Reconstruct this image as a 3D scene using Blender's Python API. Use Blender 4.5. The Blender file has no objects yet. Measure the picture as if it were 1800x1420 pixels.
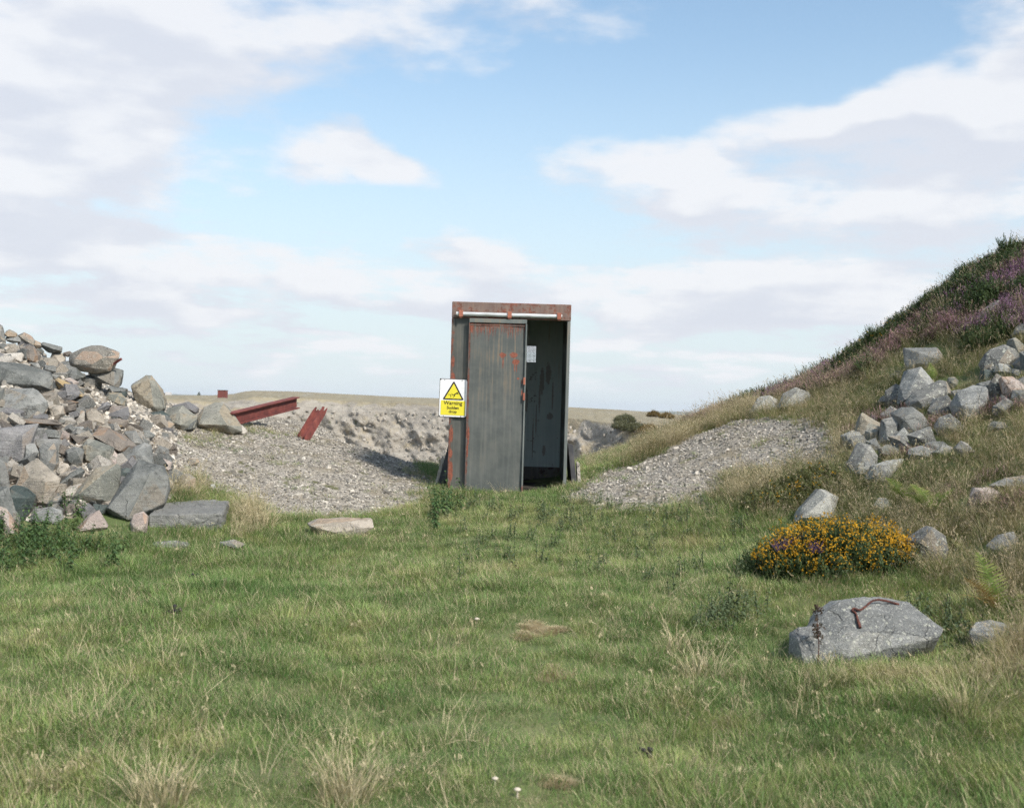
import bpy, bmesh, math, random
import numpy as np
from mathutils import Vector, Matrix, Euler, noise as mnoise
from mathutils.bvhtree import BVHTree

R = math.radians
S = bpy.context.scene
COL = S.collection

# ------------------------------------------------------------------ camera
F = 2120.0                       # focal length in pixels of the 1800 px wide picture
ROLL, PITCH = R(1.6), R(0.1)
CAM = Vector((0, 0, 1.5))
cam_d = bpy.data.cameras.new('camera')
cam_d.sensor_width = 36.0
cam_d.lens = 36.0 * F / 1800.0
cam_d.clip_start, cam_d.clip_end = 0.1, 60000
cam_d.dof.use_dof = True
cam_d.dof.focus_distance = 12.5
cam_d.dof.aperture_fstop = 4.0
cam_o = bpy.data.objects.new('camera', cam_d)
COL.objects.link(cam_o)
FW = Vector((0, math.cos(PITCH), math.sin(PITCH)))
UP0 = Vector((0, -math.sin(PITCH), math.cos(PITCH)))
RT = Vector((1, 0, 0)) * math.cos(ROLL) + UP0 * math.sin(ROLL)
UPV = UP0 * math.cos(ROLL) - Vector((1, 0, 0)) * math.sin(ROLL)
m = Matrix((RT, UPV, -FW)).transposed().to_4x4()
m.translation = CAM
cam_o.matrix_world = m
S.camera = cam_o

def ray(px, row):
    return RT * ((px - 900) / F) + UPV * ((710 - row) / F) + FW

def at(px, row, Y):
    d = ray(px, row)
    return CAM + d * (Y / d.y)

# ------------------------------------------------------------------ node helper
class NT:
    def __init__(s, tree):
        s.t = tree; s.n = tree.nodes; s.l = tree.links
    def new(s, typ, **kw):
        n = s.n.new(typ)
        for k, v in kw.items(): setattr(n, k, v)
        return n
    def put(s, sock, v):
        if v is None: return
        if hasattr(v, 'is_output'): s.l.new(v, sock)
        elif isinstance(v, (tuple, list)):
            v = tuple(v)
            if len(sock.default_value) == 4 and len(v) == 3: v = v + (1.0,)
            sock.default_value = v
        else: sock.default_value = v
    def math(s, op, a, b=None, c=None, clamp=False):
        n = s.new('ShaderNodeMath', operation=op, use_clamp=clamp)
        s.put(n.inputs[0], a); s.put(n.inputs[1], b); s.put(n.inputs[2], c)
        return n.outputs[0]
    def vm(s, op, a, b=None, out=0):
        n = s.new('ShaderNodeVectorMath', operation=op)
        s.put(n.inputs[0], a); s.put(n.inputs[1], b)
        return n.outputs[out]
    def noise(s, vec, scale, detail=4, rough=0.55, dist=0.0, color=False, dim='3D'):
        n = s.new('ShaderNodeTexNoise', noise_dimensions=dim)
        s.put(n.inputs['Vector'], vec)
        n.inputs['Scale'].default_value = scale; n.inputs['Detail'].default_value = detail
        n.inputs['Roughness'].default_value = rough; n.inputs['Distortion'].default_value = dist
        return n.outputs['Color' if color else 'Fac']
    def voro(s, vec, scale, feature='F1', out='Distance', rnd=1.0):
        n = s.new('ShaderNodeTexVoronoi', feature=feature)
        s.put(n.inputs['Vector'], vec); n.inputs['Scale'].default_value = scale
        n.inputs['Randomness'].default_value = rnd
        return n.outputs[out]
    def mix(s, fac, a, b, mode='MIX'):
        n = s.new('ShaderNodeMix', data_type='RGBA', blend_type=mode)
        n.clamp_factor = True
        s.put(n.inputs[0], fac); s.put(n.inputs[6], a); s.put(n.inputs[7], b)
        return n.outputs[2]
    def sm(s, v, lo, hi, a=0.0, b=1.0, kind='SMOOTHSTEP'):
        n = s.new('ShaderNodeMapRange', interpolation_type=kind)
        s.put(n.inputs[0], v)
        for i, q in enumerate((lo, hi, a, b)): s.put(n.inputs[1 + i], q)
        return n.outputs[0]
    def ramp(s, fac, stops):
        n = s.new('ShaderNodeValToRGB')
        e = n.color_ramp.elements
        while len(e) < len(stops): e.new(0.5)
        for el, (p, c) in zip(e, stops):
            el.position = p; el.color = tuple(c) + (1.0,) if len(c) == 3 else c
        s.put(n.inputs[0], fac)
        return n.outputs[0]
    def mapping(s, vec, scale=(1, 1, 1), loc=(0, 0, 0), rot=(0, 0, 0)):
        n = s.new('ShaderNodeMapping')
        s.put(n.inputs[0], vec)
        n.inputs[1].default_value = loc; n.inputs[2].default_value = rot; n.inputs[3].default_value = scale
        return n.outputs[0]
    def sep(s, vec):
        n = s.new('ShaderNodeSeparateXYZ'); s.put(n.inputs[0], vec); return n.outputs
    def comb(s, x, y, z):
        n = s.new('ShaderNodeCombineXYZ')
        for i, v in enumerate((x, y, z)): s.put(n.inputs[i], v)
        return n.outputs[0]

# ------------------------------------------------------------------ world, sky, sun, exposure
SUN_EL, SUN_AZ = R(43), R(138)   # azimuth clockwise from the view direction: sun behind the camera, to the right
SKY_K = 0.12
W = bpy.data.worlds.new('World'); S.world = W; W.use_nodes = True
w = NT(W.node_tree); w.n.clear()
sky = w.new('ShaderNodeTexSky', sky_type='NISHITA')
sky.sun_disc = False; sky.sun_elevation = SUN_EL; sky.sun_rotation = SUN_AZ
sky.altitude = 200; sky.air_density = 1.0; sky.dust_density = 0.6; sky.ozone_density = 1.0
gen = w.new('ShaderNodeTexCoord').outputs['Generated']
dirn = w.vm('NORMALIZE', gen)
sx, sy, sz = w.sep(dirn)
az = w.math('ARCTAN2', sx, sy); el = w.math('ARCSINE', sz)
zc = w.math('ADD', w.math('MAXIMUM', sz, 0.0), 0.13)
plane = w.comb(w.math('DIVIDE', sx, zc), w.math('DIVIDE', sy, zc), 0.0)

def sky_dir(px, row):
    d = ray(px, row).normalized()
    return math.atan2(d.x, d.y), math.asin(d.z)
# (px, row, rx, ry, amount): the cloud masses of this sky, plus blue gaps
BLOBS = [(40, 260, 300, 200, .50), (400, 30, 560, 140, .46), (1150, 305, 230, 64, .70), (1500, 205, 230, 55, .70), (1850, 120, 200, 120, .44),
         (1560, 390, 480, 90, .42), (700, 505, 1000, 60, .30), (585, 262, 62, 34, .50), (690, 278, 80, 26, .34), (0, 450, 260, 70, .34), (1400, 540, 700, 60, .30),
         (1020, 170, 430, 130, -.50), (450, 350, 270, 55, -.40), (1340, 40, 330, 110, -.40), (800, 380, 260, 50, -.36), (760, 190, 330, 90, -.25), (1640, 70, 170, 75, -.34)]
wob = w.noise(w.comb(w.math('MULTIPLY', az, 6.0), w.math('MULTIPLY', el, 11.0), 0.0), 1.0, 3, 0.62, color=True, dim='2D')
wob = w.vm('MULTIPLY', w.vm('SUBTRACT', wob, (.5, .5, .5)), (.15, .075, 0))
big = w.noise(w.vm('ADD', plane, (3.1, 0, 0)), 0.62, 3, 0.58, 0.0, dim='2D')
streak = w.noise(w.vm('ADD', plane, (0, 7.7, 0)), 1.9, 5, 0.62, 0.0, dim='2D')
streak = w.math('MULTIPLY', w.math('MULTIPLY', w.math('SUBTRACT', streak, .5), w.sm(sz, .26, .05, .3, 1.9)), w.sm(sz, .0, .04))
KEY = (0, 1, 2, 3, 5, 6)             # the masses whose lit tops and grey undersides show
def blobs(e2, idx):
    p = w.vm('ADD', w.comb(az, e2, 0.0), wob)
    out = []
    for i in idx:
        px, row, rx, ry, a = BLOBS[i]
        ca, ce = sky_dir(px, row)
        v = w.vm('MULTIPLY', w.vm('SUBTRACT', p, (ca, ce, 0)), (F / rx, F / ry, 0))
        out.append(w.math('MULTIPLY', w.math('POWER', .3679, w.vm('DOT_PRODUCT', v, v, 1)), a))
    tot = out[0]
    for g in out[1:]: tot = w.math('ADD', tot, g)
    return tot
def det_noise(e2, octv): return w.math('MULTIPLY', w.math('SUBTRACT', w.noise(w.comb(w.math('MULTIPLY', az, 7.0), w.math('MULTIPLY', e2, 19.0), 0.0), 1.0, octv, 0.56, dim='2D'), .5), 1.15)
up_ = w.math('ADD', el, .022)
k0 = blobs(el, KEY); k1 = blobs(up_, KEY)
n0 = det_noise(el, 7); n1_ = det_noise(up_, 2)
rest = blobs(el, [i for i in range(len(BLOBS)) if i not in KEY])
d0 = w.math('ADD', w.math('ADD', w.math('ADD', k0, rest), w.math('ADD', n0, streak)), w.math('MULTIPLY', w.math('SUBTRACT', big, .39), .45))
d1 = w.math('ADD', w.math('SUBTRACT', k0, k1), w.math('ADD', w.math('SUBTRACT', n0, n1_), w.math('MULTIPLY', streak, .4)))
cover = w.sm(d0, -.05, .43)
lit = w.sm(d1, -.16, .20)
thick = w.sm(d0, .30, .95)
lit = w.math('SUBTRACT', lit, w.math('MULTIPLY', thick, .22))
ccol = w.mix(w.math('ADD', lit, .15, clamp=True), tuple(v / SKY_K for v in (.50, .522, .58)), tuple(v / SKY_K for v in (.625, .632, .655)))
low = w.sm(sz, 0.0, 0.33, 0.93, 0.13)      # pale air thickening towards the horizon
clear = w.mix(1.0, sky.outputs[0], (0.97, 1.08, 1.06), 'MULTIPLY')
base = w.mix(low, clear, tuple(v / SKY_K for v in (.505, .560, .600)))
final = w.mix(w.math('MULTIPLY', cover, .92), base, ccol)
bg = w.new('ShaderNodeBackground'); w.put(bg.inputs[0], final); bg.inputs[1].default_value = SKY_K
wo = w.new('ShaderNodeOutputWorld'); w.l.new(bg.outputs[0], wo.inputs[0])
W.cycles.sampling_method = 'MANUAL'; W.cycles.sample_map_resolution = 256

sl = bpy.data.lights.new('sun', 'SUN'); sl.energy = 3.9; sl.angle = R(9); sl.color = (1.0, 0.95, 0.87)
so = bpy.data.objects.new('sun', sl); COL.objects.link(so)
sd = Vector((math.sin(SUN_AZ) * math.cos(SUN_EL), math.cos(SUN_AZ) * math.cos(SUN_EL), math.sin(SUN_EL)))
so.rotation_euler = sd.to_track_quat('Z', 'Y').to_euler()
vs = S.view_settings
vs.view_transform = 'Standard'; vs.look = 'None'; vs.exposure = 0.55; vs.gamma = 1.0; vs.use_curve_mapping = False
S.cycles.use_denoising = True; S.cycles.denoising_prefilter = 'NONE'
S.cycles.use_adaptive_sampling = True; S.cycles.adaptive_threshold = 0.04
S.cycles.max_bounces = 4; S.cycles.diffuse_bounces = 3; S.cycles.transmission_bounces = 2; S.cycles.transparent_max_bounces = 4

# ------------------------------------------------------------------ object helpers
def tag(o, label=None, cat=None, group=None, kind=None):
    if label: o['label'] = label
    if cat: o['category'] = cat
    if group: o['group'] = group
    if kind: o['kind'] = kind
    return o
def link(name, mesh, mat=None, parent=None, loc=None):
    o = bpy.data.objects.new(name, mesh); COL.objects.link(o)
    if mat and mesh is not None and not mesh.materials: mesh.materials.append(mat)
    if parent: o.parent = parent
    if loc is not None: o.location = loc
    return o
def empty(name, loc, rz=0.0):
    o = bpy.data.objects.new(name, None); COL.objects.link(o)
    o.location = loc; o.rotation_euler = (0, 0, rz); o.empty_display_size = 0.1
    return o
def from_bm(bm, name, smooth=None):
    me = bpy.data.meshes.new(name); bm.to_mesh(me); bm.free()
    if smooth is not None:
        me.shade_smooth()
        me.set_sharp_from_angle(angle=R(smooth))
    return me
def bx(bm, lo, hi, rot=None):
    r = bmesh.ops.create_cube(bm, size=1.0)
    lo, hi = Vector(lo), Vector(hi); c = (lo + hi) / 2; s = hi - lo
    for v in r['verts']:
        v.co = Vector((v.co.x * s.x, v.co.y * s.y, v.co.z * s.z))
        if rot: v.co.rotate(rot)
        v.co += c
    return r['verts']
def box_part(name, lo, hi, mat, parent, bevel=0.004):
    bm = bmesh.new(); bx(bm, lo, hi)
    if bevel: bmesh.ops.bevel(bm, geom=bm.edges[:], offset=bevel, segments=1, affect='EDGES')
    return link(name, from_bm(bm, name), mat, parent)
def tube(bm, pts, rad, seg=8):
    rings = []
    n = len(pts)
    for i, p in enumerate(pts):
        t = (Vector(pts[min(i + 1, n - 1)]) - Vector(pts[max(i - 1, 0)])).normalized()
        a = t.cross(Vector((0.31, 0.17, 0.93)))
        if a.length < 1e-3: a = t.cross(Vector((1, 0, 0)))
        a.normalize(); b = t.cross(a)
        r = rad[i] if isinstance(rad, (list, tuple)) else rad
        rings.append([bm.verts.new(Vector(p) + (a * math.cos(q) + b * math.sin(q)) * r) for q in [2 * math.pi * k / seg for k in range(seg)]])
    for i in range(n - 1):
        for k in range(seg):
            bm.faces.new((rings[i][k], rings[i][(k + 1) % seg], rings[i + 1][(k + 1) % seg], rings[i + 1][k]))
    bm.faces.new(rings[0][::-1]); bm.faces.new(rings[-1])

def np_mesh(name, verts, faces_flat, loop_starts, loop_totals, attrs=None, smooth=False):
    me = bpy.data.meshes.new(name)
    me.vertices.add(len(verts)); me.vertices.foreach_set('co', np.asarray(verts, np.float32).ravel())
    me.loops.add(len(faces_flat)); me.loops.foreach_set('vertex_index', np.asarray(faces_flat, np.int32))
    me.polygons.add(len(loop_starts))
    me.polygons.foreach_set('loop_start', np.asarray(loop_starts, np.int32))
    me.polygons.foreach_set('loop_total', np.asarray(loop_totals, np.int32))
    if smooth: me.polygons.foreach_set('use_smooth', np.ones(len(loop_starts), bool))
    me.update(calc_edges=True)
    for k, v in (attrs or {}).items():
        a = me.attributes.new(k, 'FLOAT', 'POINT'); a.data.foreach_set('value', np.asarray(v, np.float32))
    return me
def quad_grid(name, V, attrs=None, smooth=True):
    """V: (rows, cols, 3) array"""
    r, c = V.shape[:2]
    i = np.arange(r * c).reshape(r, c)
    q = np.stack([i[:-1, :-1], i[:-1, 1:], i[1:, 1:], i[1:, :-1]], -1).reshape(-1, 4)
    return np_mesh(name, V.reshape(-1, 3), q.ravel(), np.arange(len(q)) * 4, np.full(len(q), 4), attrs, smooth)

# ------------------------------------------------------------------ numpy value noise
def _hash(ix, iy, seed):
    h = (ix.astype(np.int64) * 374761393 + iy.astype(np.int64) * 668265263 + seed * 69069) & 0x7fffffff
    h = ((h ^ (h >> 13)) * 1274126177) & 0x7fffffff
    return ((h ^ (h >> 16)) & 0xffff) / 65535.0
def vn(x, y, seed=0):
    x = np.asarray(x, float); y = np.asarray(y, float)
    ix = np.floor(x); iy = np.floor(y); fx = x - ix; fy = y - iy
    fx = fx * fx * (3 - 2 * fx); fy = fy * fy * (3 - 2 * fy)
    a = _hash(ix, iy, seed); b = _hash(ix + 1, iy, seed); c = _hash(ix, iy + 1, seed); d = _hash(ix + 1, iy + 1, seed)
    return (a * (1 - fx) + b * fx) * (1 - fy) + (c * (1 - fx) + d * fx) * fy
def fbm(x, y, oct=4, seed=0, gain=0.5):
    s = 0; a = 1; t = 0
    for o in range(oct):
        s = s + a * vn(x * 2 ** o + 17.3 * o, y * 2 ** o - 9.1 * o, seed + o); t += a; a *= gain
    return s / t - 0.5

# ------------------------------------------------------------------ terrain
CP = []
def cp(px, row, d):
    p = at(px, row, d); CP.append((p.x, p.y, p.z))
for yy in (-12, -4, 1, 4.5, 7, 10):
    for xx in (-6, -3, 0, 1.6):
        CP.append((xx * (1 if yy > -4 else 2.5), yy, 0.0663 * (yy - 4.5)))
for (px, rows) in {
    1800: [(1130, 6.3), (950, 8.0), (830, 9.5), (720, 11), (600, 12.5), (452, 14.5), (462, 17.5), (472, 21)],
    1700: [(1150, 6.6), (980, 8.2), (850, 9.8), (730, 11.4), (620, 13), (504, 14.6), (512, 17.5), (522, 21)],
    1600: [(1160, 6.6), (1000, 8.4), (850, 10.2), (730, 12), (650, 13.3), (582, 15), (592, 18), (602, 22)],
    1450: [(1150, 6.75), (1000, 8.5), (900, 10.2), (820, 11.5), (745, 13), (702, 14), (678, 15.3), (690, 18.5), (702, 22)],
    1300: [(860, 11.8), (790, 13), (742, 14.5), (728, 15.8), (738, 18.5)],
    1200: [(885, 11.6), (800, 13.5), (768, 15), (752, 17)],
    1100: [(890, 11.6), (835, 13.5), (808, 15.5), (788, 18)],
    1010: [(860, 13), (832, 15), (812, 17.5)],
    895: [(868, 13.0), (862, 13.6)],
    770: [(845, 14), (822, 16.5)],
    700: [(880, 12.5), (825, 14.5), (808, 15.8)],
    600: [(905, 11.4), (850, 12.8), (795, 14.8), (781, 15.8)],
    480: [(905, 11), (830, 12.8), (772, 14.6), (752, 16.2), (738, 18)],
    380: [(930, 10.4), (860, 11.8), (800, 13), (757, 14.5), (742, 16.5)],
    300: [(925, 10.3), (860, 11.3), (800, 12.5), (757, 13.8), (728, 15)],
    220: [(915, 10.2), (845, 10.9), (785, 11.7), (735, 12.5), (712, 13.2)],
    150: [(915, 10.0), (850, 10.6), (780, 11.4), (705, 12.3), (668, 12.9)],
    60: [(925, 9.8), (850, 10.4), (760, 11.2), (680, 12.1), (625, 12.9)],
    -100: [(930, 9.7), (760, 11), (610, 12.7)]}.items():
    for row, d in rows: cp(px, row, d)
CP += [(0.0, 15.4, .60), (0.0, 17.0, .60), (-4.2, 15, 1.45), (-5.6, 15.5, 1.75), (-3.2, 18, 1.15), (-7, 19, 1.4), (-9, 8, .45), (-10, 12, 2.2), (-16, 12, 2.0),
       (-9, 3, 0), (8, 8, 1.9), (10, 12, 3.9), (8, 4, .9), (14, 6, 2.6), (9.5, 17, 4.0), (12, 22, 4.2),
       (5, 3, .25), (16, 18, 5), (10, -4, .6), (16, -8, 1)]
CP = np.array(CP)
def _solve():
    X = CP[:, :2]; n = len(X)
    D = np.sqrt(((X[:, None] - X[None]) ** 2).sum(-1) + .3)
    A = np.zeros((n + 3, n + 3)); A[:n, :n] = D + np.eye(n) * -0.02
    A[:n, n] = 1; A[:n, n + 1:] = X; A[n, :n] = 1; A[n + 1:, :n] = X.T
    return np.linalg.solve(A, np.concatenate([CP[:, 2], np.zeros(3)]))
WT = _solve()
EDGE = np.array([(-60, 24), (-9, 22), (-5, 20), (-3.2, 19.2), (-2.7, 18.2), (-2.3, 16.3), (-1.6, 15.9), (-1.0, 16.6), (0, 17.2), (1, 17.7), (1.8, 18.2), (2.6, 17.8), (3.3, 18.2), (5, 20), (9, 25), (60, 60)], float)
def H0(x, y):
    x = np.asarray(x, float); y = np.asarray(y, float); sh = x.shape
    x = x.ravel(); y = y.ravel()
    out = np.empty(len(x))
    for i in range(0, len(x), 20000):
        a = x[i:i + 20000]; b = y[i:i + 20000]
        D = np.sqrt((a[:, None] - CP[:, 0]) ** 2 + (b[:, None] - CP[:, 1]) ** 2 + .3)
        n = len(CP)
        out[i:i + 20000] = D @ WT[:n] + WT[n] + WT[n + 1] * a + WT[n + 2] * b
    return out.reshape(sh)
def H(x, y):
    x = np.asarray(x, float); y = np.asarray(y, float)
    z = H0(x, y)
    z = z + .05 * fbm(x * 1.6, y * 1.6, 3, 3) + .05 * fbm(x * 4.5, y * 4.5, 2, 8)
    e = np.interp(x, EDGE[:, 0], EDGE[:, 1]) + .5 * fbm(x * 1.3, y * .4, 3, 5)
    over = np.maximum(0, y - e)
    return z - np.minimum(over * 2.6, 26 + 0 * over)
def Hs(x, y): return float(H(np.array([x]), np.array([y]))[0])
_YS = np.arange(2.6, 20, .015)
def hit(px, row, lo=2.6):
    d = ray(px, row); k = _YS / d.y
    xs = d.x * k; zs = CAM.z + d.z * k
    g = zs - H(xs, _YS)
    j = np.nonzero((g <= 0) & (_YS > lo))[0]
    i = j[0] if len(j) else int(np.argmin(np.where(_YS < 18, g, 9)))
    return Vector((xs[i], _YS[i], float(H(xs[i:i + 1], _YS[i:i + 1])[0])))
def zone(pix): return np.array([tuple(hit(*p))[:2] for p in pix])
def inside(poly, x, y):
    r = np.zeros(x.shape, bool); n = len(poly); j = n - 1
    for i in range(n):
        xi, yi = poly[i]; xj, yj = poly[j]
        c = ((yi > y) != (yj > y)) & (x < (xj - xi) * (y - yi) / (yj - yi + 1e-12) + xi)
        r ^= c; j = i
    return r
def soft(poly, x, y, wob=.25, seed=1, fr=2.2):
    return inside(poly, x + wob * 2 * fbm(x * fr, y * fr, 3, seed), y + wob * 2 * fbm(x * fr + 40, y * fr, 3, seed + 7))

Z_GL = zone([(290, 760), (420, 752), (520, 764), (640, 784), (735, 822), (765, 845), (735, 885), (640, 905), (560, 910), (470, 900), (425, 870), (380, 862), (345, 838), (300, 830), (270, 790)])
Z_GL = np.vstack([Z_GL, [(-3.6, 13.2), (-4.0, 15.5), (-3.6, 18.8), (-2.4, 18.2), (-2.1, 16.1), (-1.6, 15.8), (-1.1, 14.6), (-1.4, 12.5), (-2.8, 11.0), (-3.2, 11.6)]]) if False else Z_GL
Z_BENCH = np.array([(-4.3, 13.9), (-3.4, 13.6), (-2.9, 14.2), (-1.9, 14.6), (-1.2, 15.0), (-1.2, 16.8), (-2.3, 18.8), (-5.5, 21), (-8, 21), (-6, 16)])
Z_GR = zone([(1030, 845), (1075, 822), (1135, 812), (1200, 775), (1270, 748), (1330, 736), (1420, 738), (1470, 752), (1495, 800), (1440, 825), (1330, 822), (1270, 850), (1230, 885), (1130, 900), (1050, 892), (1010, 872)])
Z_PILE = zone([(-160, 935), (60, 920), (180, 905), (290, 895), (320, 850), (310, 780), (300, 740)])
Z_PILE = np.vstack([Z_PILE, [(-4.0, 15.2), (-5.2, 16), (-7, 16.5), (-9, 16), (-11, 13)]])
Z_RROCK = zone([(1495, 830), (1500, 770), (1520, 725), (1565, 700), (1590, 640), (1660, 640), (1700, 680), (1730, 640), (1840, 640), (1840, 730), (1700, 740), (1620, 800), (1540, 850)])

def gravelly(x, y):
    """0..1: how much of the ground is loose gravel here (ragged edge)"""
    g = 0
    for w_, sd, fr in ((.10, 1, 2.2), (.25, 13, 1.6), (.4, 23, 3.1), (.55, 33, 5.0), (.3, 43, 7.0)):
        g = g + (soft(Z_GL, x, y, w_, sd, fr) | soft(Z_GR, x, y, w_, sd + 3, fr))
    g = np.maximum(g / 5.0 - .55 * np.clip(fbm(x * 2.0, y * 2.0, 3, 31) * 4 - .75, 0, 1), inside(Z_BENCH, x, y) * .9)
    return g

def span(segs):
    out = []
    for a, b, n in segs: out += list(np.linspace(a, b, n, endpoint=False))
    return np.array(out + [segs[-1][1]])
gx = span([(-60, -12, 24), (-12, -8, 20), (-8, 9, 230), (9, 14, 25), (14, 60, 24)])
gy = span([(-30, -4, 20), (-4, 2.5, 26), (2.5, 19, 240), (19, 28, 60), (28, 70, 20)])
X, Y = np.meshgrid(gx, gy)
Z = H(X, Y)
gm = gravelly(X, Y)
pm = soft(Z_PILE, X, Y, .12).astype(float)
e_ = np.interp(X, EDGE[:, 0], EDGE[:, 1])
gm = np.maximum(gm, (Y > e_ + .25))
ground_me = quad_grid('ground', np.stack([X, Y, Z], -1), {'gravel': gm.ravel(), 'rubble': pm.ravel(), 'bank': np.clip((Z - .0663 * (Y - 4.5)) / .8, 0, 1).ravel()})

# ------------------------------------------------------------------ materials
def mat(name):
    M = bpy.data.materials.new(name); M.use_nodes = True
    t = NT(M.node_tree); t.n.clear()
    t.b = t.new('ShaderNodeBsdfPrincipled'); o = t.new('ShaderNodeOutputMaterial')
    t.l.new(t.b.outputs[0], o.inputs[0]); t.o = o
    t.b.inputs['Specular IOR Level'].default_value = 0.3
    return M, t
def bump(t, h, strength=0.4, dist=0.01):
    n = t.new('ShaderNodeBump'); n.inputs['Strength'].default_value = strength; n.inputs['Distance'].default_value = dist
    t.put(n.inputs['Height'], h); t.l.new(n.outputs[0], t.b.inputs['Normal'])
def attr(t, name):
    return t.new('ShaderNodeAttribute', attribute_name=name).outputs['Fac']

# ground: turf soil, gravel and rubble told apart by the masks stored on the sheet
M_GROUND, t = mat('ground_soil')
pos = t.new('ShaderNodeNewGeometry').outputs['Position']
soil = t.ramp(t.noise(pos, 1.7, 6), [(.3, (.075, .105, .035)), (.55, (.11, .135, .05)), (.75, (.18, .165, .085))])
vc = t.voro(pos, 55, out='Color'); vd = t.voro(pos, 55)
stone = t.ramp(t.sep(vc)[0], [(0, (.14, .13, .115)), (.45, (.25, .226, .19)), (.8, (.34, .303, .253)), (1, (.45, .405, .345))])
stone = t.mix(t.sm(t.noise(pos, 2.3, 6), .45, .7), stone, (.20, .17, .12))
stone = t.mix(t.sm(t.noise(pos, 4.7, 5), .58, .68), stone, (.10, .10, .045))
earth = t.ramp(t.noise(pos, 9, 6), [(.3, (.12, .10, .08)), (.6, (.30, .26, .21)), (.8, (.42, .37, .31))])
g = t.math('ADD', attr(t, 'gravel'), t.math('MULTIPLY', t.math('SUBTRACT', t.noise(pos, 7, 5), .5), .9))
col = t.mix(t.sm(g, .35, .65), soil, stone)
col = t.mix(t.sm(attr(t, 'rubble'), .3, .7), col, earth)
t.put(t.b.inputs['Base Color'], col); t.b.inputs['Roughness'].default_value = .95
bump(t, t.math('ADD', t.math('MULTIPLY', vd, -.6), t.noise(pos, 30, 5)), .6, .02)
ground = tag(link('ground', ground_me, M_GROUND), kind='structure')

def rock_mat(name, ca, cb, stain=(.36, .27, .18), stain_amt=.45, lichen=.35, speck=.35, vein=0.0, dark=(.05, .052, .05)):
    M, t = mat(name)
    tc = t.new('ShaderNodeTexCoord').outputs['Object']
    rnd = t.new('ShaderNodeObjectInfo').outputs['Random']
    fac = attr(t, 'facet')
    v = t.vm('ADD', tc, t.comb(t.math('MULTIPLY', rnd, 37.0), t.math('MULTIPLY', rnd, 91.0), t.math('MULTIPLY', rnd, 13.0)))
    n1 = t.noise(v, 4.2, 8, .65, .5); n2 = t.noise(v, 19, 8, .7); n3 = t.noise(v, 85, 5, .65)
    c = t.mix(t.sm(t.math('ADD', n1, t.math('ADD', t.math('MULTIPLY', t.math('SUBTRACT', rnd, .5), .25), t.math('MULTIPLY', fac, .35))), .32, .68), ca, cb)
    # weathered skin keeps to whole joint faces and feathers out over them
    sk = t.math('ADD', t.math('ADD', t.math('MULTIPLY', fac, .9), t.noise(v, 3.0, 7, .65, .6)), t.math('MULTIPLY', t.math('SUBTRACT', n2, .5), .3))
    c = t.mix(t.math('MULTIPLY', t.sm(sk, 1.02 - .62 * stain_amt, 1.16 - .62 * stain_amt), .8), c, t.mix(n1, stain, tuple(q * .62 for q in stain)))
    c = t.mix(t.math('MULTIPLY', t.sm(n2, .50, .70), .55), c, dark)
    c = t.mix(t.math('MULTIPLY', t.sm(n3, .54, .68), speck), c, (.52, .50, .46))
    c = t.mix(t.math('MULTIPLY', t.sm(t.noise(v, 150, 3), .56, .66), .25 + .6 * speck), c, dark)
    lb = t.math('SUBTRACT', t.noise(v, 21, 6, .75), t.math('MULTIPLY', t.voro(v, 34), .35))
    lm = t.sm(lb, .50 - .11 * lichen, .57 - .11 * lichen)
    c = t.mix(t.math('MULTIPLY', lm, min(1, lichen)), c, t.mix(t.noise(v, 6, 2), (.54, .53, .47), (.40, .40, .30)))
    wv = t.vm('ADD', v, t.vm('MULTIPLY', t.noise(v, 9, 4, .6, color=True), (.12, .12, .12)))
    cr = t.sm(t.voro(wv, 4.6, 'DISTANCE_TO_EDGE'), 0, .022, 1, 0)
    cr = t.math('MULTIPLY', cr, t.sm(t.noise(v, 3.7, 3), .46, .6))
    c = t.mix(t.math('MULTIPLY', cr, .42), c, tuple(q * .5 for q in dark))
    t.put(t.b.inputs['Base Color'], c)
    t.b.inputs['Roughness'].default_value = .9
    lay = t.noise(t.mapping(v, (4, 4, 34), rot=(.5, .35, .2)), 1.0, 6, .65, .5)
    hgt = t.math('ADD', t.math('MULTIPLY', n2, 1.1), t.math('ADD', t.math('MULTIPLY', n3, .5), t.math('SUBTRACT', t.math('MULTIPLY', lay, .9), t.math('MULTIPLY', cr, .8))))
    bump(t, hgt, .75, .022)
    return M
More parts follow.
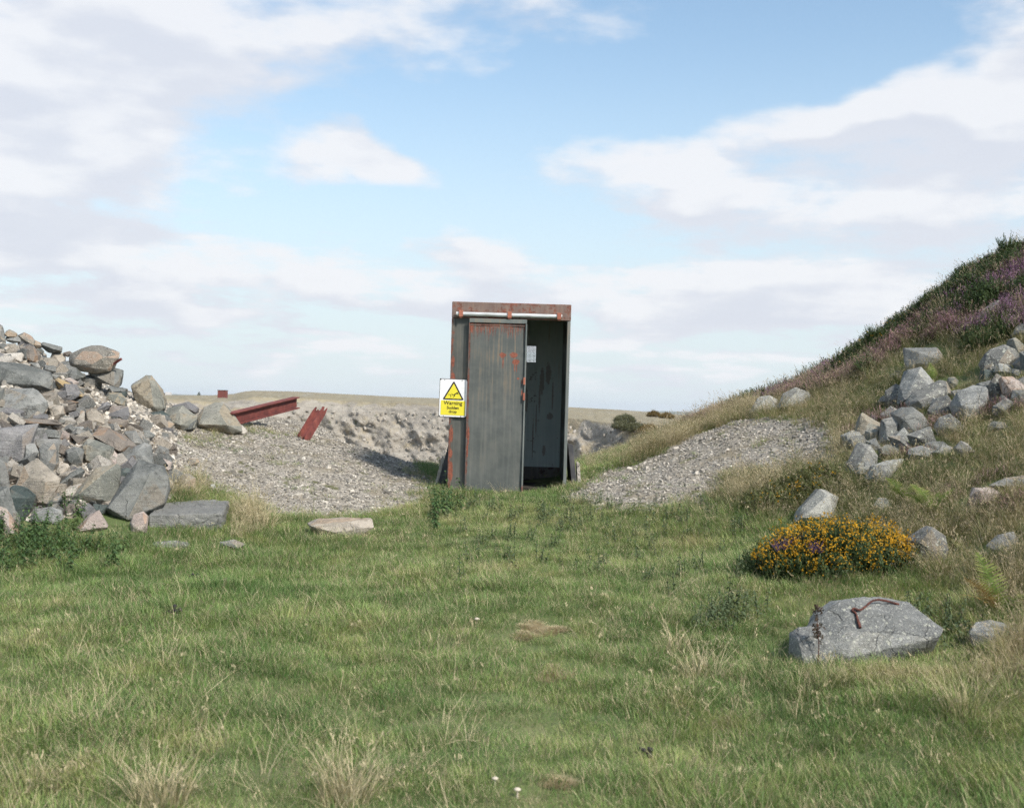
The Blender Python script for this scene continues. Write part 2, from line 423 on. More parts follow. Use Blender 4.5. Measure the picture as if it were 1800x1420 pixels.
RM = {
    'slate': rock_mat('slate_rock', (.104, .109, .102), (.200, .200, .185), (.26, .225, .18), .36, .22, .2),
    'blue': rock_mat('blue_grey_rock', (.160, .163, .154), (.272, .270, .253), (.30, .255, .20), .35, .22, .22),
    'dark': rock_mat('dark_green_slate', (.045, .060, .056), (.095, .113, .105), (.15, .135, .11), .25, .12, .1),
    'grey': rock_mat('grey_rock', (.18, .178, .165), (.30, .288, .262), (.36, .29, .22), .42, .32, .3),
    'lilac': rock_mat('lilac_grey_rock', (.155, .15, .152), (.255, .243, .237), (.30, .245, .20), .4, .2, .25),
    'tan': rock_mat('tan_rock', (.25, .22, .178), (.41, .355, .29), (.42, .31, .21), .55, .25, .3),
    'brown': rock_mat('brown_rock', (.13, .112, .096), (.22, .185, .152), (.32, .21, .135), .55, .2, .2),
    'ochre': rock_mat('ochre_rock', (.33, .235, .115), (.42, .32, .185), (.30, .25, .2), .4, .08, .2),
    'pale': rock_mat('pale_rock', (.34, .305, .26), (.50, .455, .395), (.46, .33, .23), .4, .2, .25),
    'pink': rock_mat('pink_rock', (.29, .235, .205), (.44, .37, .325), (.44, .29, .2), .5, .25, .35),
    'green': rock_mat('grey_green_rock', (.15, .152, .13), (.26, .25, .21), (.35, .29, .205), .5, .38, .3),
    'speck': rock_mat('speckled_boulder_rock', (.18, .165, .14), (.31, .275, .225), (.40, .28, .20), .45, .35, .75),
    'granite': rock_mat('lichened_granite', (.17, .172, .163), (.285, .285, .268), (.34, .33, .29), .3, .7, .7),
    'lich': rock_mat('lichen_crusted_rock', (.135, .134, .124), (.235, .228, .205), (.30, .25, .19), .4, .8, .45),
    'white': rock_mat('white_lichen_rock', (.24, .235, .21), (.38, .37, .33), (.22, .21, .18), .45, .75, .4),
}

# ------------------------------------------------------------------ rocks
def rough_hull(pts, s, seed, fine=.085, amp=.016, bev=.02, sharp=28):
    bm = bmesh.new()
    rc = random.Random(seed + 900); cen = sum(pts, Vector()) / len(pts)
    for p in pts:
        if rc.random() < .45: bm.verts.new(p); continue
        for q in range(2):                       # knocked-off corner
            bm.verts.new(p + (cen - p) * rc.uniform(.0, .07) + Vector((rc.gauss(0, .035), rc.gauss(0, .035), rc.gauss(0, .035))) * s)
    r = bmesh.ops.convex_hull(bm, input=bm.verts[:])
    junk = [g for g in r['geom_interior'] + r['geom_unused'] if isinstance(g, bmesh.types.BMVert) and g.is_valid]
    if junk: bmesh.ops.delete(bm, geom=list(set(junk)), context='VERTS')
    bmesh.ops.dissolve_limit(bm, angle_limit=R(11), verts=bm.verts[:], edges=bm.edges[:])
    fl = bm.faces.layers.float.new('facet')
    for f in bm.faces: f[fl] = rc.uniform(-.5, .5)
    if bev:
        try: bmesh.ops.bevel(bm, geom=bm.edges[:], offset=s * bev, segments=1, affect='EDGES', clamp_overlap=True)
        except Exception: pass
    bmesh.ops.triangulate(bm, faces=bm.faces[:])
    for it in range(5):
        ed = [e for e in bm.edges if e.calc_length() > s * fine]
        if not ed or len(bm.verts) > 2600: break
        bmesh.ops.subdivide_edges(bm, edges=ed, cuts=1, use_grid_fill=False)
        bmesh.ops.triangulate(bm, faces=[f for f in bm.faces if len(f.verts) > 3])
    bm.normal_update()
    off = Vector((seed * 3.17 % 50, seed * 7.3 % 50, seed * 1.9 % 50))
    k = 1.0 / s
    lay = Vector((math.sin(seed * 2.3), math.cos(seed * 1.7), 1.6 * math.sin(seed * .9))).normalized()
    mv = []
    for v in bm.verts:
        q = v.co * k + off
        d = mnoise.noise(q * 2.2) * .9 + mnoise.noise(q * 5.1) * .55 + mnoise.noise(q * 11.7) * .35
        st = v.co.dot(lay) * k * 7 + mnoise.noise(q * 1.5) * 1.4
        d += .55 * (abs((st % 1.0) - .5) * 2 - .5)
        mv.append(v.normal * (d * amp * s))
    for v, d in zip(bm.verts, mv): v.co += d
    return bm

def traced_rock(poly, seed, tf=.85, depth=None, round_=False, amp=.012, foot=.12):
    """one boulder: outline px polygon set at its own distance on the terrain, with big front and back facets"""
    rnd = random.Random(seed)
    xs = [p[0] for p in poly]; ys = [p[1] for p in poly]
    cx, cy = (min(xs) + max(xs)) / 2, (min(ys) + max(ys)) / 2
    d = depth or hit(cx, cy + .36 * (max(ys) - min(ys))).y
    P = [at(x, y, d) for x, y in poly]
    c = sum(P, Vector()) / len(P)
    wdt = (max(xs) - min(xs)) * d / F; hgt = (max(ys) - min(ys)) * d / F
    s = math.sqrt(wdt * hgt); t = tf * (s * .7 + min(wdt, hgt) * .3)
    pts = []
    tilt = rnd.uniform(-.25, .25)
    for p in P:
        up = (p.z - c.z) / (hgt + 1e-6)
        pts.append(c + (p - c) * 1.03 + Vector((0, (up * .5 + tilt * (p.x - c.x) / (wdt + 1e-6) + rnd.uniform(-.06, .06)) * t, 0)))
    if round_:
        for sc, yo in [(.93, -.22), (.76, -.40), (.45, -.50), (.85, .45), (.5, .7)]:
            for p in P:
                up = (p.z - c.z) / (hgt + 1e-6)
                if rnd.random() < .3: continue
                pts.append(c + (p - c) * (sc + rnd.uniform(-.12, .06)) + Vector((0, yo * t * rnd.uniform(.8, 1.1) + up * .3 * t, 0)))
    else:
        n = rnd.choice([3, 4, 4, 5]); a0 = rnd.random() * 6.28
        for i in range(n):                     # front facet corners
            a = a0 + i * 6.283 / n + rnd.uniform(-.35, .35)
            p = max(P, key=lambda q: (q.x - c.x) / (wdt + 1e-6) * math.cos(a) + (q.z - c.z) / (hgt + 1e-6) * math.sin(a))
            k = rnd.uniform(.42, .92); up = (p.z - c.z) / (hgt + 1e-6) * k
            pts.append(c + (p - c) * k + Vector((0, (-.48 * rnd.uniform(.75, 1.1) + up * .45) * t, 0)))
        for p in P:
            if rnd.random() < .5: pts.append(c + (p - c) * rnd.uniform(.75, .95) + Vector((0, .62 * t, 0)))
    if foot:                                   # the bedded part below the visible outline
        for p in P:
            if p.z < c.z: pts.append(c + (p - c) * .93 + Vector((0, rnd.uniform(-.22, .3) * t, -foot * hgt)))
    base = Vector((c.x, c.y, min(p.z for p in P)))
    pts = [p - base for p in pts]
    bm = rough_hull(pts, s, seed, amp=amp, bev=.007 if not round_ else .03)
    return bm, base, s

ROCKS = []
def rocks(txt, group):
    for ln in txt.strip().splitlines():
        f = ln.split('|')
        poly = [tuple(float(q) for q in p.split(',')) for p in f[3].split()]
        o = {}
        if len(f) > 4:
            for kv in f[4].split():
                k, v = kv.split('='); o[k] = float(v)
        seed = 11 + len(ROCKS) * 3
        bm, base, s = traced_rock(poly, int(o.get('s', seed)), o.get('t', .85), o.get('d'), bool(o.get('r', 0)), o.get('a', .012), o.get('f', .25 if 'right' in group else (0 if 'd' in o else .10)))
        ob = link(f[1], from_bm(bm, f[1], 32), RM[f[0]], None, base)
        tag(ob, f[2], f[1].replace('_', ' '), group, 'thing')
        ROCKS.append(ob)
        if 'right' in group: FEET.append(poly)
FEET = []
rocks('''
grey|stone|dark grey block cut off by the picture edge at the crest of the heap|-8,566 1,573 3,584 8,588 10,602 2,608 -8,608
tan|stone|small pale-topped brown stone on the heap's crest, nearest the left edge|9,582 15,579 22,581 31,586 29,592 18,593 8,589
blue|stone|smooth grey stone tucked under the pale-topped crest stone|9,593 28,589 35,593 36,601 24,603 10,598
speck|stone|speckled tan stone forming the crest right of the pale-topped stone|32,589 40,585 52,590 60,598 60,607 50,606 37,600
tan|stone|narrow tan wedge above the long tilted brown block near the crest|30,601 46,604 50,609 41,615 34,612
brown|boulder|long brown block tilted down to the right below the crest|35,614 49,606 56,609 67,625 68,638 50,635 44,626
tan|stone|tan stone under the flat slate slab on the skyline|59,597 72,603 77,609 66,613 60,607
slate|slab|flat dark slate slab lying along the skyline of the heap|71,604 74,601 88,605 100,609 110,611 110,618 96,620 84,618 76,613
slate|stone|rounded dark grey stone wedged beside the long tilted brown block|60,612 66,611 73,614 76,625 68,629 62,621
tan|stone|curved tan slab at the left edge, arching over a pale stone|-8,612 12,604 24,605 32,615 33,620 28,619 17,610
pale|stone|pale stone under the curved tan slab at the left edge|-8,612 0,611 13,610 17,618 4,624 -8,624
pale|stone|cream wedge lying just above the big slate slab at left|-8,625 5,622 37,620 40,624 39,635 30,634 15,627 -8,630
tan|stone|tan rounded stone right of the skyline slate slab, upper of two|90,621 100,619 110,621 116,628 113,638 102,638 88,631
tan|boulder|squarish tan block, lower of two between slate slab and speckled boulder|69,628 90,629 101,636 102,646 98,653 82,648 72,651 69,640
grey|stone|small grey stone on top of the big slate slab|52,637 66,638 71,646 68,651 56,646
pale|stone|small whitish stone on the left end of the big slate slab's top|40,638 53,639 52,647 45,644
slate|slab|big dark slate slab with pale right edge, topmost of the two left blocks|-10,636 12,637 30,641 48,645 75,652 83,654 90,665 94,682 92,686 70,684 45,681 5,681 -10,680|t=.7 s=5
slate|stone|slanting dark slate below the big speckled boulder|105,646 117,643 130,647 147,662 140,669 120,663 108,653
ochre|stone|ochre yellow block slanting beside the big slate slab's right end|95,667 99,664 115,671 127,680 136,687 148,697 143,699 130,692 108,685 100,680
pink|stone|pinkish stone just above the ochre yellow block|113,666 123,664 137,672 135,679 125,677
grey|stone|small grey chip above the ochre block's upper end|87,656 103,661 101,667 91,665
brown|stone|tiny brown stone on the skyline touching the big speckled boulder|112,620 122,617 126,620 120,627 114,625
blue|boulder|massive squared grey block, second down at the left edge|5,684 15,682 55,682 66,688 71,700 83,706 85,713 75,728 72,736 35,734 6,732|t=.6 s=12 a=.012
slate|boulder|dark block at the picture edge beside the massive squared grey block|-14,680 4,682 5,720 -14,722
speck|boulder|big rounded speckled boulder perched on the slab tower|121,632 124,622 140,613 158,607 175,607 186,611 198,615 205,621 210,628 205,634 199,641 196,653 172,655 140,652 127,645|r=1 t=.8 d=12.85
slate|slab|thick slate slab directly under the perched speckled boulder|156,652 175,648 195,649 210,650 214,660 211,681 195,677 180,672 166,669|t=1.0 d=12.9
grey|stone|small grey stone left of the slab under the perched boulder|154,655 168,652 169,669 160,669 155,661
slate|slab|thin slate slab, second below the perched speckled boulder|177,677 196,678 222,684 221,689 214,691 190,686 179,682|t=1.6
dark|slab|thin dark slate slab, lowest of the tower under the perched boulder|198,688 222,689 221,698 208,696|t=1.3
green|boulder|tall pointed grey boulder standing alone against the sky|232,678 258,660 263,660 274,671 281,680 288,702 291,716 284,724 268,728 248,725 241,712 236,696|t=.6 s=21
green|stone|greenish slab with yellow lichen below the slate tower|184,703 190,690 210,692 221,701 220,714 205,711
lilac|boulder|lilac grey block left of the tall pointed boulder's foot|178,723 195,713 222,714 227,730 222,737 200,733 184,732
lilac|stone|grey slanting slab left of the lilac grey block|166,722 186,706 194,712 184,723 174,727
tan|boulder|pale tan block in the middle of the heap with dark underside|149,722 160,716 174,728 184,742 176,746 170,751 158,748 150,741
pale|stone|upright cream stone beside the pale tan block in mid heap|134,747 140,722 148,723 149,745 146,749 137,748
brown|slab|flat brown slab under the lilac grey block|181,737 204,736 224,739 221,750 213,752 195,749 178,747
ochre|stone|thin yellowish stone under the flat brown slab|190,749 200,746 213,748 206,757 198,757
brown|boulder|long brown boulder with orange flank overhanging a dark hollow|164,763 172,752 188,751 207,762 224,774 240,783 238,792 230,796 213,791 201,788 190,779 175,773|s=33 t=1.1
green|boulder|squat grey-tan block under the overhanging brown boulder|145,783 152,772 165,774 178,781 196,788 197,796 191,817 180,823 150,816 148,800
pink|stone|pinkish upright stone right of the squat grey-tan block|191,801 197,790 204,800 208,815 207,828 192,824
brown|stone|down-pointing triangular brown stone left of the overhanging boulder|120,762 134,765 156,768 152,775 142,784 137,778
blue|stone|small blue slate flake above the triangular brown stone|128,750 145,750 151,760 148,764 132,760
grey|stone|jagged grey stone behind the overhanging brown boulder's right end|217,758 236,757 246,768 252,780 243,785 230,776
slate|stone|slate stone right of the jagged grey stone|242,758 258,757 272,765 262,773 250,769
tan|boulder|tan cube-like block below the tall pointed boulder|264,734 272,728 288,731 291,742 284,751 268,748
dark|slab|dark thin slab under the foot of the tall pointed boulder|244,727 262,728 284,722 299,731 290,736 262,734|t=1.2
blue|boulder|large grey boulder with sloping top above the great dark boulder|208,808 218,798 235,786 250,779 262,784 268,800 270,814 255,822 240,817 215,820
grey|stone|grey stone at the heap's right margin beside the gravel|268,790 280,783 294,790 297,801 285,807 270,801
ochre|stone|tiny yellow stone at the heap's right margin|265,780 276,777 281,781 268,785
pink|stone|pink and cream stone right of the great dark boulder's top|270,815 285,806 301,812 299,826 285,827 274,821
tan|stone|tan stone with dark side right of the massive squared block|86,714 95,711 108,715 113,728 105,740 96,738 86,732
lilac|slab|flat lilac slab sloping below the ochre yellow block|95,689 118,684 141,697 128,703 108,707 98,698
brown|stone|brown wedge under the flat lilac slab|107,706 125,704 140,707 122,714 113,713
slate|stone|small slate stone left of the upright cream stone|117,714 134,712 128,725 120,723
brown|slab|long thin brown-grey slab under the massive squared block|18,736 40,735 95,739 107,746 90,748 60,745 30,742|t=2.0
lilac|stone|thin lilac stone at the picture edge under the massive squared block|-10,732 18,729 21,736 15,743 -10,744
lilac|boulder|massive layered block with pale veins, third down at the left edge|-12,754 20,749 58,747 48,762 46,780 45,805 40,813 8,816 -12,814|t=.7 s=9
slate|slab|slate slab right of the layered block with pale veins|56,756 80,754 105,758 107,770 95,773 60,769|t=1.0
pink|slab|pinkish flat slab beside the triangular brown stone|92,755 112,758 129,768 126,775 108,771
grey|boulder|grey block under the slate slab, behind the two pillar stones|58,771 100,772 106,778 109,801 96,802 60,782
blue|boulder|blue-grey pillar stone, left of the pair above the tan diamond|43,780 58,779 67,795 64,813 46,817
grey|boulder|ribbed grey pillar stone, right of the pair above the tan diamond|69,789 76,780 92,779 97,790 98,816 92,834 70,817
slate|boulder|split slate block with cream face in the lower heap|115,791 128,785 142,788 147,796 145,813 130,823 118,813
pink|stone|small pink wedge resting on the split slate block|115,802 132,793 137,798 126,807
tan|boulder|large diamond-shaped slab, grey left and tan right, in the lower heap|60,806 78,822 90,832 103,842 105,850 92,871 80,892 62,892 50,872 30,863 32,840 40,820|t=.55 s=40 a=.01
grey|boulder|grey pyramid-like block at the left edge beside the tan diamond|-12,805 4,812 14,835 20,855 15,870 -12,872
dark|boulder|dark hollow-fronted block below the tan diamond|14,866 20,855 35,856 52,862 62,871 57,892 45,914 32,920 24,892
slate|slab|tall slate slab leaning at the left edge above the pink rock|-12,857 8,857 20,876 30,906 38,930 25,928 5,902 -12,892
pink|boulder|pale pink rock in the bottom left corner of the heap|-14,890 0,893 15,905 30,925 34,938 -14,944
blue|boulder|low blue-grey block at the foot of the tan diamond|46,913 60,895 85,893 108,897 111,909 102,920 70,918 52,918
grey|stone|upright grey stone right of the tan diamond's lower point|84,892 95,872 106,872 107,893 95,897
tan|stone|tan stone between ribbed pillar and split slate block|97,829 103,812 118,815 123,820 112,839 102,838
slate|stone|slanting slate stone above the small white block|104,857 118,835 140,823 148,828 138,841 120,853 110,860
pale|stone|small white-topped block left of the large green-grey boulder|112,862 125,852 144,850 141,861 135,876 114,875
green|boulder|large green-grey boulder with ridged top at the heap's foot|127,876 138,855 165,823 190,818 200,822 203,850 205,886 190,889 165,884 140,882|s=52
dark|stone|dark stone in the gap under the large green-grey boulder|163,886 192,888 184,902 172,907
slate|boulder|great dark slate boulder with pale faceted top at the heap's right foot|204,882 215,850 238,812 250,814 275,818 290,838 294,860 291,876 270,892 245,907 225,912 190,908 184,902|s=61 t=.95
dark|stone|near-black wedge between green-grey and great dark boulders|202,826 222,822 231,828 215,847 203,847
tan|stone|small tan stone under the near-black wedge|203,846 215,846 213,857 203,859
pink|stone|cream and orange stone in the grass at the heap's foot|137,927 155,905 170,897 177,905 181,920 188,926 180,932 160,934 140,934
pink|stone|rounded pale pink stone upright in grass beside the flat layered slab|229,917 235,905 250,899 258,908 261,920 257,937 232,937|r=1
green|boulder|grey-green boulder right of the tall pointed boulder|293,716 318,713 326,722 345,733 342,751 325,757 310,758 303,746 289,739
slate|boulder|shadowed wedge leaning under the grey-green boulder|308,754 322,738 335,733 344,738 341,754 325,758
green|boulder|big tan-green boulder at the left end of the long red beam|345,754 347,730 360,716 375,706 390,709 398,720 408,735 418,748 426,758 410,763 380,758|s=70
pale|stone|small cream stone at the foot of the big tan-green boulder|417,749 424,747 435,758 430,765 420,762
lilac|stone|purplish rough stone behind the grey-green boulder|299,713 330,706 349,716 346,726 320,717
tan|stone|tan stone at the base of the tall pointed boulder, gravel side|284,743 296,738 307,745 300,757 288,757
tan|stone|tan stone half hidden in dry grass beside the heap|315,862 320,836 330,831 342,840 343,857 330,864|r=1
tan|stone|small tan stone on the gravel above the dry grass tuft|327,819 332,806 345,805 351,812 340,820
white|stone|small round white stone on the gravel by dry grass|368,857 370,851 376,851 379,856 377,862 370,862|r=1
tan|stone|low pale log-shaped stone in the grass below the gravel|540,920 560,912 620,910 652,913 656,926 630,940 580,942 550,934|t=1.1 a=.03
lich|slab|thin flat stone sunk in grass in front of the layered slab|266,955 300,951 333,956 330,962 270,961|t=1.6
lich|slab|thin flat stone sunk in grass right of the other sunken slab|385,953 410,949 432,956 425,962 390,961|t=1.6
''', 'tumbled rocks of the heap beside the gravel')
rocks('''
blue|slab|grey slab with yellow lichen capping the right rock outcrop|1589,632 1592,612 1650,611 1657,622 1660,641 1648,645 1622,647 1592,645|t=.8
granite|boulder|leaning grey boulder directly under the yellow-lichened cap slab|1572,710 1585,675 1600,650 1610,645 1624,645 1634,662 1639,680 1620,692 1600,707 1580,714
lich|boulder|speckled wedge-shaped boulder leaning against the outcrop's leaning boulder|1594,708 1610,690 1655,668 1666,670 1673,690 1660,702 1640,712 1610,718 1600,715
lich|stone|small lichened stone left of the leaning grey boulder|1563,661 1575,650 1585,652 1585,665 1572,669
grey|stone|small stone between wedge-shaped boulder and heather|1671,688 1689,684 1692,696 1678,702
lich|boulder|tan-grey lichened boulder below the wedge-shaped boulder|1630,722 1650,700 1665,695 1673,705 1671,720 1655,727 1634,732
granite|boulder|large blue-grey sloping boulder behind seeding grass|1675,714 1690,690 1716,677 1735,680 1738,700 1725,724 1700,737 1680,730
lich|boulder|big round-topped boulder with dark left face, highest of the right edge pile|1727,642 1732,625 1742,614 1755,610 1770,605 1780,608 1790,616 1795,625 1790,633 1777,640 1760,640 1750,650 1742,652 1727,648
dark|stone|dark block under the round-topped boulder|1725,647 1745,651 1751,656 1745,670 1723,672
white|stone|white curved stone in front of the round-topped boulder|1751,653 1757,638 1775,640 1785,648 1793,659 1785,663 1772,657 1755,655
lich|boulder|narrow upright pale stone in the right edge pile|1743,672 1754,657 1763,662 1763,690 1749,712 1741,702
pink|boulder|pale lilac block at the right edge with dark gap above|1764,663 1780,664 1800,672 1816,690 1800,707 1772,700 1762,692
slate|boulder|slate block cut by the right edge beside the round-topped boulder|1795,618 1810,615 1816,662 1797,662
blue|boulder|grey slab left of the narrow upright pale stone|1720,674 1743,668 1747,680 1742,700 1732,705 1720,690
grey|stone|flat grey stone in the grass under the pale lilac block|1744,717 1770,700 1792,705 1772,724 1750,730
blue|stone|blue-grey stone at the right edge above the pile|1779,590 1787,575 1798,568 1812,570 1812,592
white|boulder|white-crusted rock among heather high on the slope|1713,562 1735,540 1752,528 1758,535 1777,546 1774,555 1745,560
green|boulder|grey-green peaked boulder at the outcrop's lower left|1499,774 1505,755 1514,728 1520,726 1545,740 1555,748 1551,767 1544,777 1520,775
lich|boulder|knobbly pale boulder right of the peaked grey-green boulder|1545,778 1552,742 1572,733 1581,738 1583,760 1570,772 1560,783 1548,785
slate|boulder|dark tented boulder with pale edge in the lower outcrop|1576,727 1590,716 1606,715 1620,730 1634,746 1620,760 1600,768 1588,768 1577,750
lich|slab|long narrow slab sloping down to the right in the lower outcrop|1563,767 1580,765 1600,780 1614,796 1600,798 1580,788
lich|boulder|pale pink lichened block right of the long narrow slab|1596,767 1615,758 1638,750 1644,777 1625,788 1607,785
lich|boulder|rounded grey boulder at the bottom left of the outcrop|1491,814 1500,790 1515,780 1532,785 1543,800 1536,823 1515,826 1491,834
blue|stone|small blue stone with orange side under the peaked boulder|1523,776 1540,771 1548,786 1535,795 1525,787
white|stone|pale flat-topped stone below the knobbly boulder|1554,786 1570,778 1586,790 1584,800 1568,803 1555,797
white|slab|low flat pale rock merging into grass under the outcrop|1518,842 1535,820 1560,808 1592,806 1572,828 1540,844
grey|stone|triangular grey stone alone in grass below the seeding grass|1679,787 1690,775 1705,780 1711,793 1700,803 1685,798
grey|slab|flat grey rock just showing left of the triangular stone|1638,795 1660,782 1679,786 1662,803
white|boulder|cream boulder at the gravel's top, left of a pair|1316,725 1335,698 1352,694 1369,706 1362,725 1330,729
white|boulder|cream and dark boulder at the gravel's top, right of a pair|1366,718 1380,695 1400,680 1425,690 1431,701 1410,715 1385,719
white|boulder|grey-white boulder behind the yellow-flowered gorse|1394,912 1410,890 1440,862 1455,862 1477,875 1463,904 1430,918
white|stone|small pale stone in grass behind the gorse's right end|1536,887 1545,875 1560,875 1569,888 1556,898 1540,898
lich|boulder|round-lichened boulder at the right end of the yellow gorse|1597,952 1615,935 1630,925 1645,930 1663,942 1667,966 1656,988 1635,996 1614,983
pink|boulder|grey rock with a pinkish red patch on the right bank|1704,873 1715,858 1745,857 1762,868 1757,888 1725,891 1707,888
grey|slab|low grey rock at the right edge above the pinkish red one|1738,853 1770,840 1812,835 1812,858 1770,863
grey|stone|grey stone mostly hidden in long grass on the right bank|1738,962 1760,940 1786,935 1792,952 1756,973
granite|boulder|low rock at lower right, beside the ferns|1702,1114 1720,1095 1745,1091 1775,1098 1797,1112 1803,1132 1706,1132|r=1
''', 'rocks of the right bank')
rnd = random.Random(21); n = 0
while n < 46:
    px = rnd.uniform(1485, 1815); row = np.interp(px, [1485, 1560, 1620, 1700, 1815], [815, 775, 740, 715, 690]) + rnd.gauss(-12, 34)
    w_, h_ = rnd.uniform(11, 30), rnd.uniform(9, 22); a0 = rnd.random() * 6.28
    poly = [(px + w_ * math.cos(a0 + a * 1.05) * rnd.uniform(.6, 1.05), row + h_ * math.sin(a0 + a * 1.05) * rnd.uniform(.6, 1.05)) for a in range(6)]
    bm, base, s = traced_rock(poly, 3000 + n, .9, foot=.3)
    ob = link('stone', from_bm(bm, 'stone', 32), RM[rnd.choice(['lich', 'lich', 'granite', 'grey', 'slate', 'white', 'green'])], None, base)
    tag(ob, 'smaller angular stone packed between the boulders of the right outcrop', 'stone', 'small stones of the right outcrop', 'thing'); ROCKS.append(ob); n += 1
# boulder carrying the bent iron bar
RB_POLY = [(1412, 1125), (1422, 1104), (1440, 1085), (1475, 1065), (1520, 1056), (1575, 1060), (1605, 1065), (1622, 1078), (1644, 1102), (1644, 1124), (1605, 1146), (1555, 1164), (1500, 1178), (1470, 1180), (1420, 1165)]
bm, base, s = traced_rock(RB_POLY, 77, .8, 6.62, False, .012, .3)
bar_bvh = BVHTree.FromBMesh(bm)
ringrock = tag(link('boulder', from_bm(bm, 'boulder', 32), RM['granite'], None, base), 'rounded grey granite boulder in the meadow with a bent iron bar on it', 'boulder', 'rocks of the right bank', 'thing')
bml, bl, sl_ = traced_rock([(1387, 1113), (1405, 1107), (1435, 1104), (1475, 1118), (1480, 1160), (1440, 1172), (1402, 1162), (1388, 1142)], 78, .8, 6.52, False, .012, .4)
link('ledge', from_bm(bml, 'ledge', 32), RM['granite'], ringrock, bl - base)

# flat layered slab beside the heap
def ground_slab(name, pix, h, mt, label, seed, group):
    P = [hit(*p) for p in pix]
    zt = sum(p.z for p in P) / len(P) + h
    pts = []
    for p in P:
        pts += [Vector((p.x, p.y, zt + (p.y - P[0].y) * .08)), Vector((p.x, p.y, zt - h - .10))]
    base = sum(P, Vector()) / len(P); base.z = zt - h - .10
    bm = rough_hull([p - base for p in pts], .45, seed, amp=.02, bev=.02, fine=.08)
    return tag(link(name, from_bm(bm, name, 32), RM[mt], None, base), label, name, group, 'thing')
ground_slab('slab', [(264, 926), (272, 905), (296, 890), (386, 893), (404, 899), (390, 934), (330, 930)], .055, 'grey', 'broad flat layered grey slab lying at the heap’s right foot', 5, 'tumbled rocks of the heap beside the gravel')

# loose stones of the heap that can still be told apart
def pebble_mesh(name, seed, flat=.6, n=14, blocky=False):
    rnd = random.Random(seed)
    pts = []
    if blocky:
        n = 0
        for i in range(8):
            sx_, sy_, sz_ = (i & 1) * 2 - 1, (i >> 1 & 1) * 2 - 1, (i >> 2) * 2 - 1
            for q in range(2): pts.append(Vector((sx_ * .5 * rnd.uniform(.62, 1), sy_ * .4 * rnd.uniform(.62, 1), sz_ * .45 * flat * rnd.uniform(.6, 1))))
    for i in range(n):
        v = Vector((rnd.gauss(0, 1), rnd.gauss(0, 1), rnd.gauss(0, 1))).normalized()
        pts.append(Vector((v.x * .5 * rnd.uniform(.7, 1), v.y * .38 * rnd.uniform(.7, 1), v.z * .5 * flat * rnd.uniform(.7, 1))))
    bm = bmesh.new()
    for p in pts: bm.verts.new(p)
    r = bmesh.ops.convex_hull(bm, input=bm.verts[:])
    junk = [g for g in r['geom_interior'] + r['geom_unused'] if isinstance(g, bmesh.types.BMVert) and g.is_valid]
    if junk: bmesh.ops.delete(bm, geom=list(set(junk)), context='VERTS')
    bmesh.ops.dissolve_limit(bm, angle_limit=R(12), verts=bm.verts[:], edges=bm.edges[:])
    return from_bm(bm, name)
rnd = random.Random(5)
chip_me = {}
for k, mt in enumerate(['slate', 'tan', 'grey', 'pale', 'blue', 'brown', 'lilac']):
    for j in range(3):
        me = pebble_mesh('stone_chip', 100 + k * 10 + j, rnd.uniform(.4, .95), blocky=True); me.materials.append(RM[mt]); chip_me[k * 3 + j] = me
n = 0
while n < 290:
    px, row = rnd.uniform(-20, 310), rnd.uniform(600, 905)
    top = np.interp(px, [-20, 60, 120, 200, 230, 300], [600, 615, 645, 700, 730, 745])
    if row < top: continue
    p = hit(px, row)
    if not inside(Z_PILE, np.array([p.x]), np.array([p.y]))[0]: continue
    o = link('stone_chip', chip_me[rnd.randrange(21)], None, None, p + Vector((0, -.02, .015)))
    sc = rnd.choice([.07, .085, .1, .115, .13, .15, .17, .2]); o.scale = (sc, sc, sc)
    o.rotation_euler = (rnd.uniform(-.7, .7), rnd.uniform(-.7, .7), rnd.uniform(0, 6.3))
    tag(o, 'small angular stone chip lying in the gaps of the rock heap', 'stone', 'stone chips in the rock heap')
    n += 1

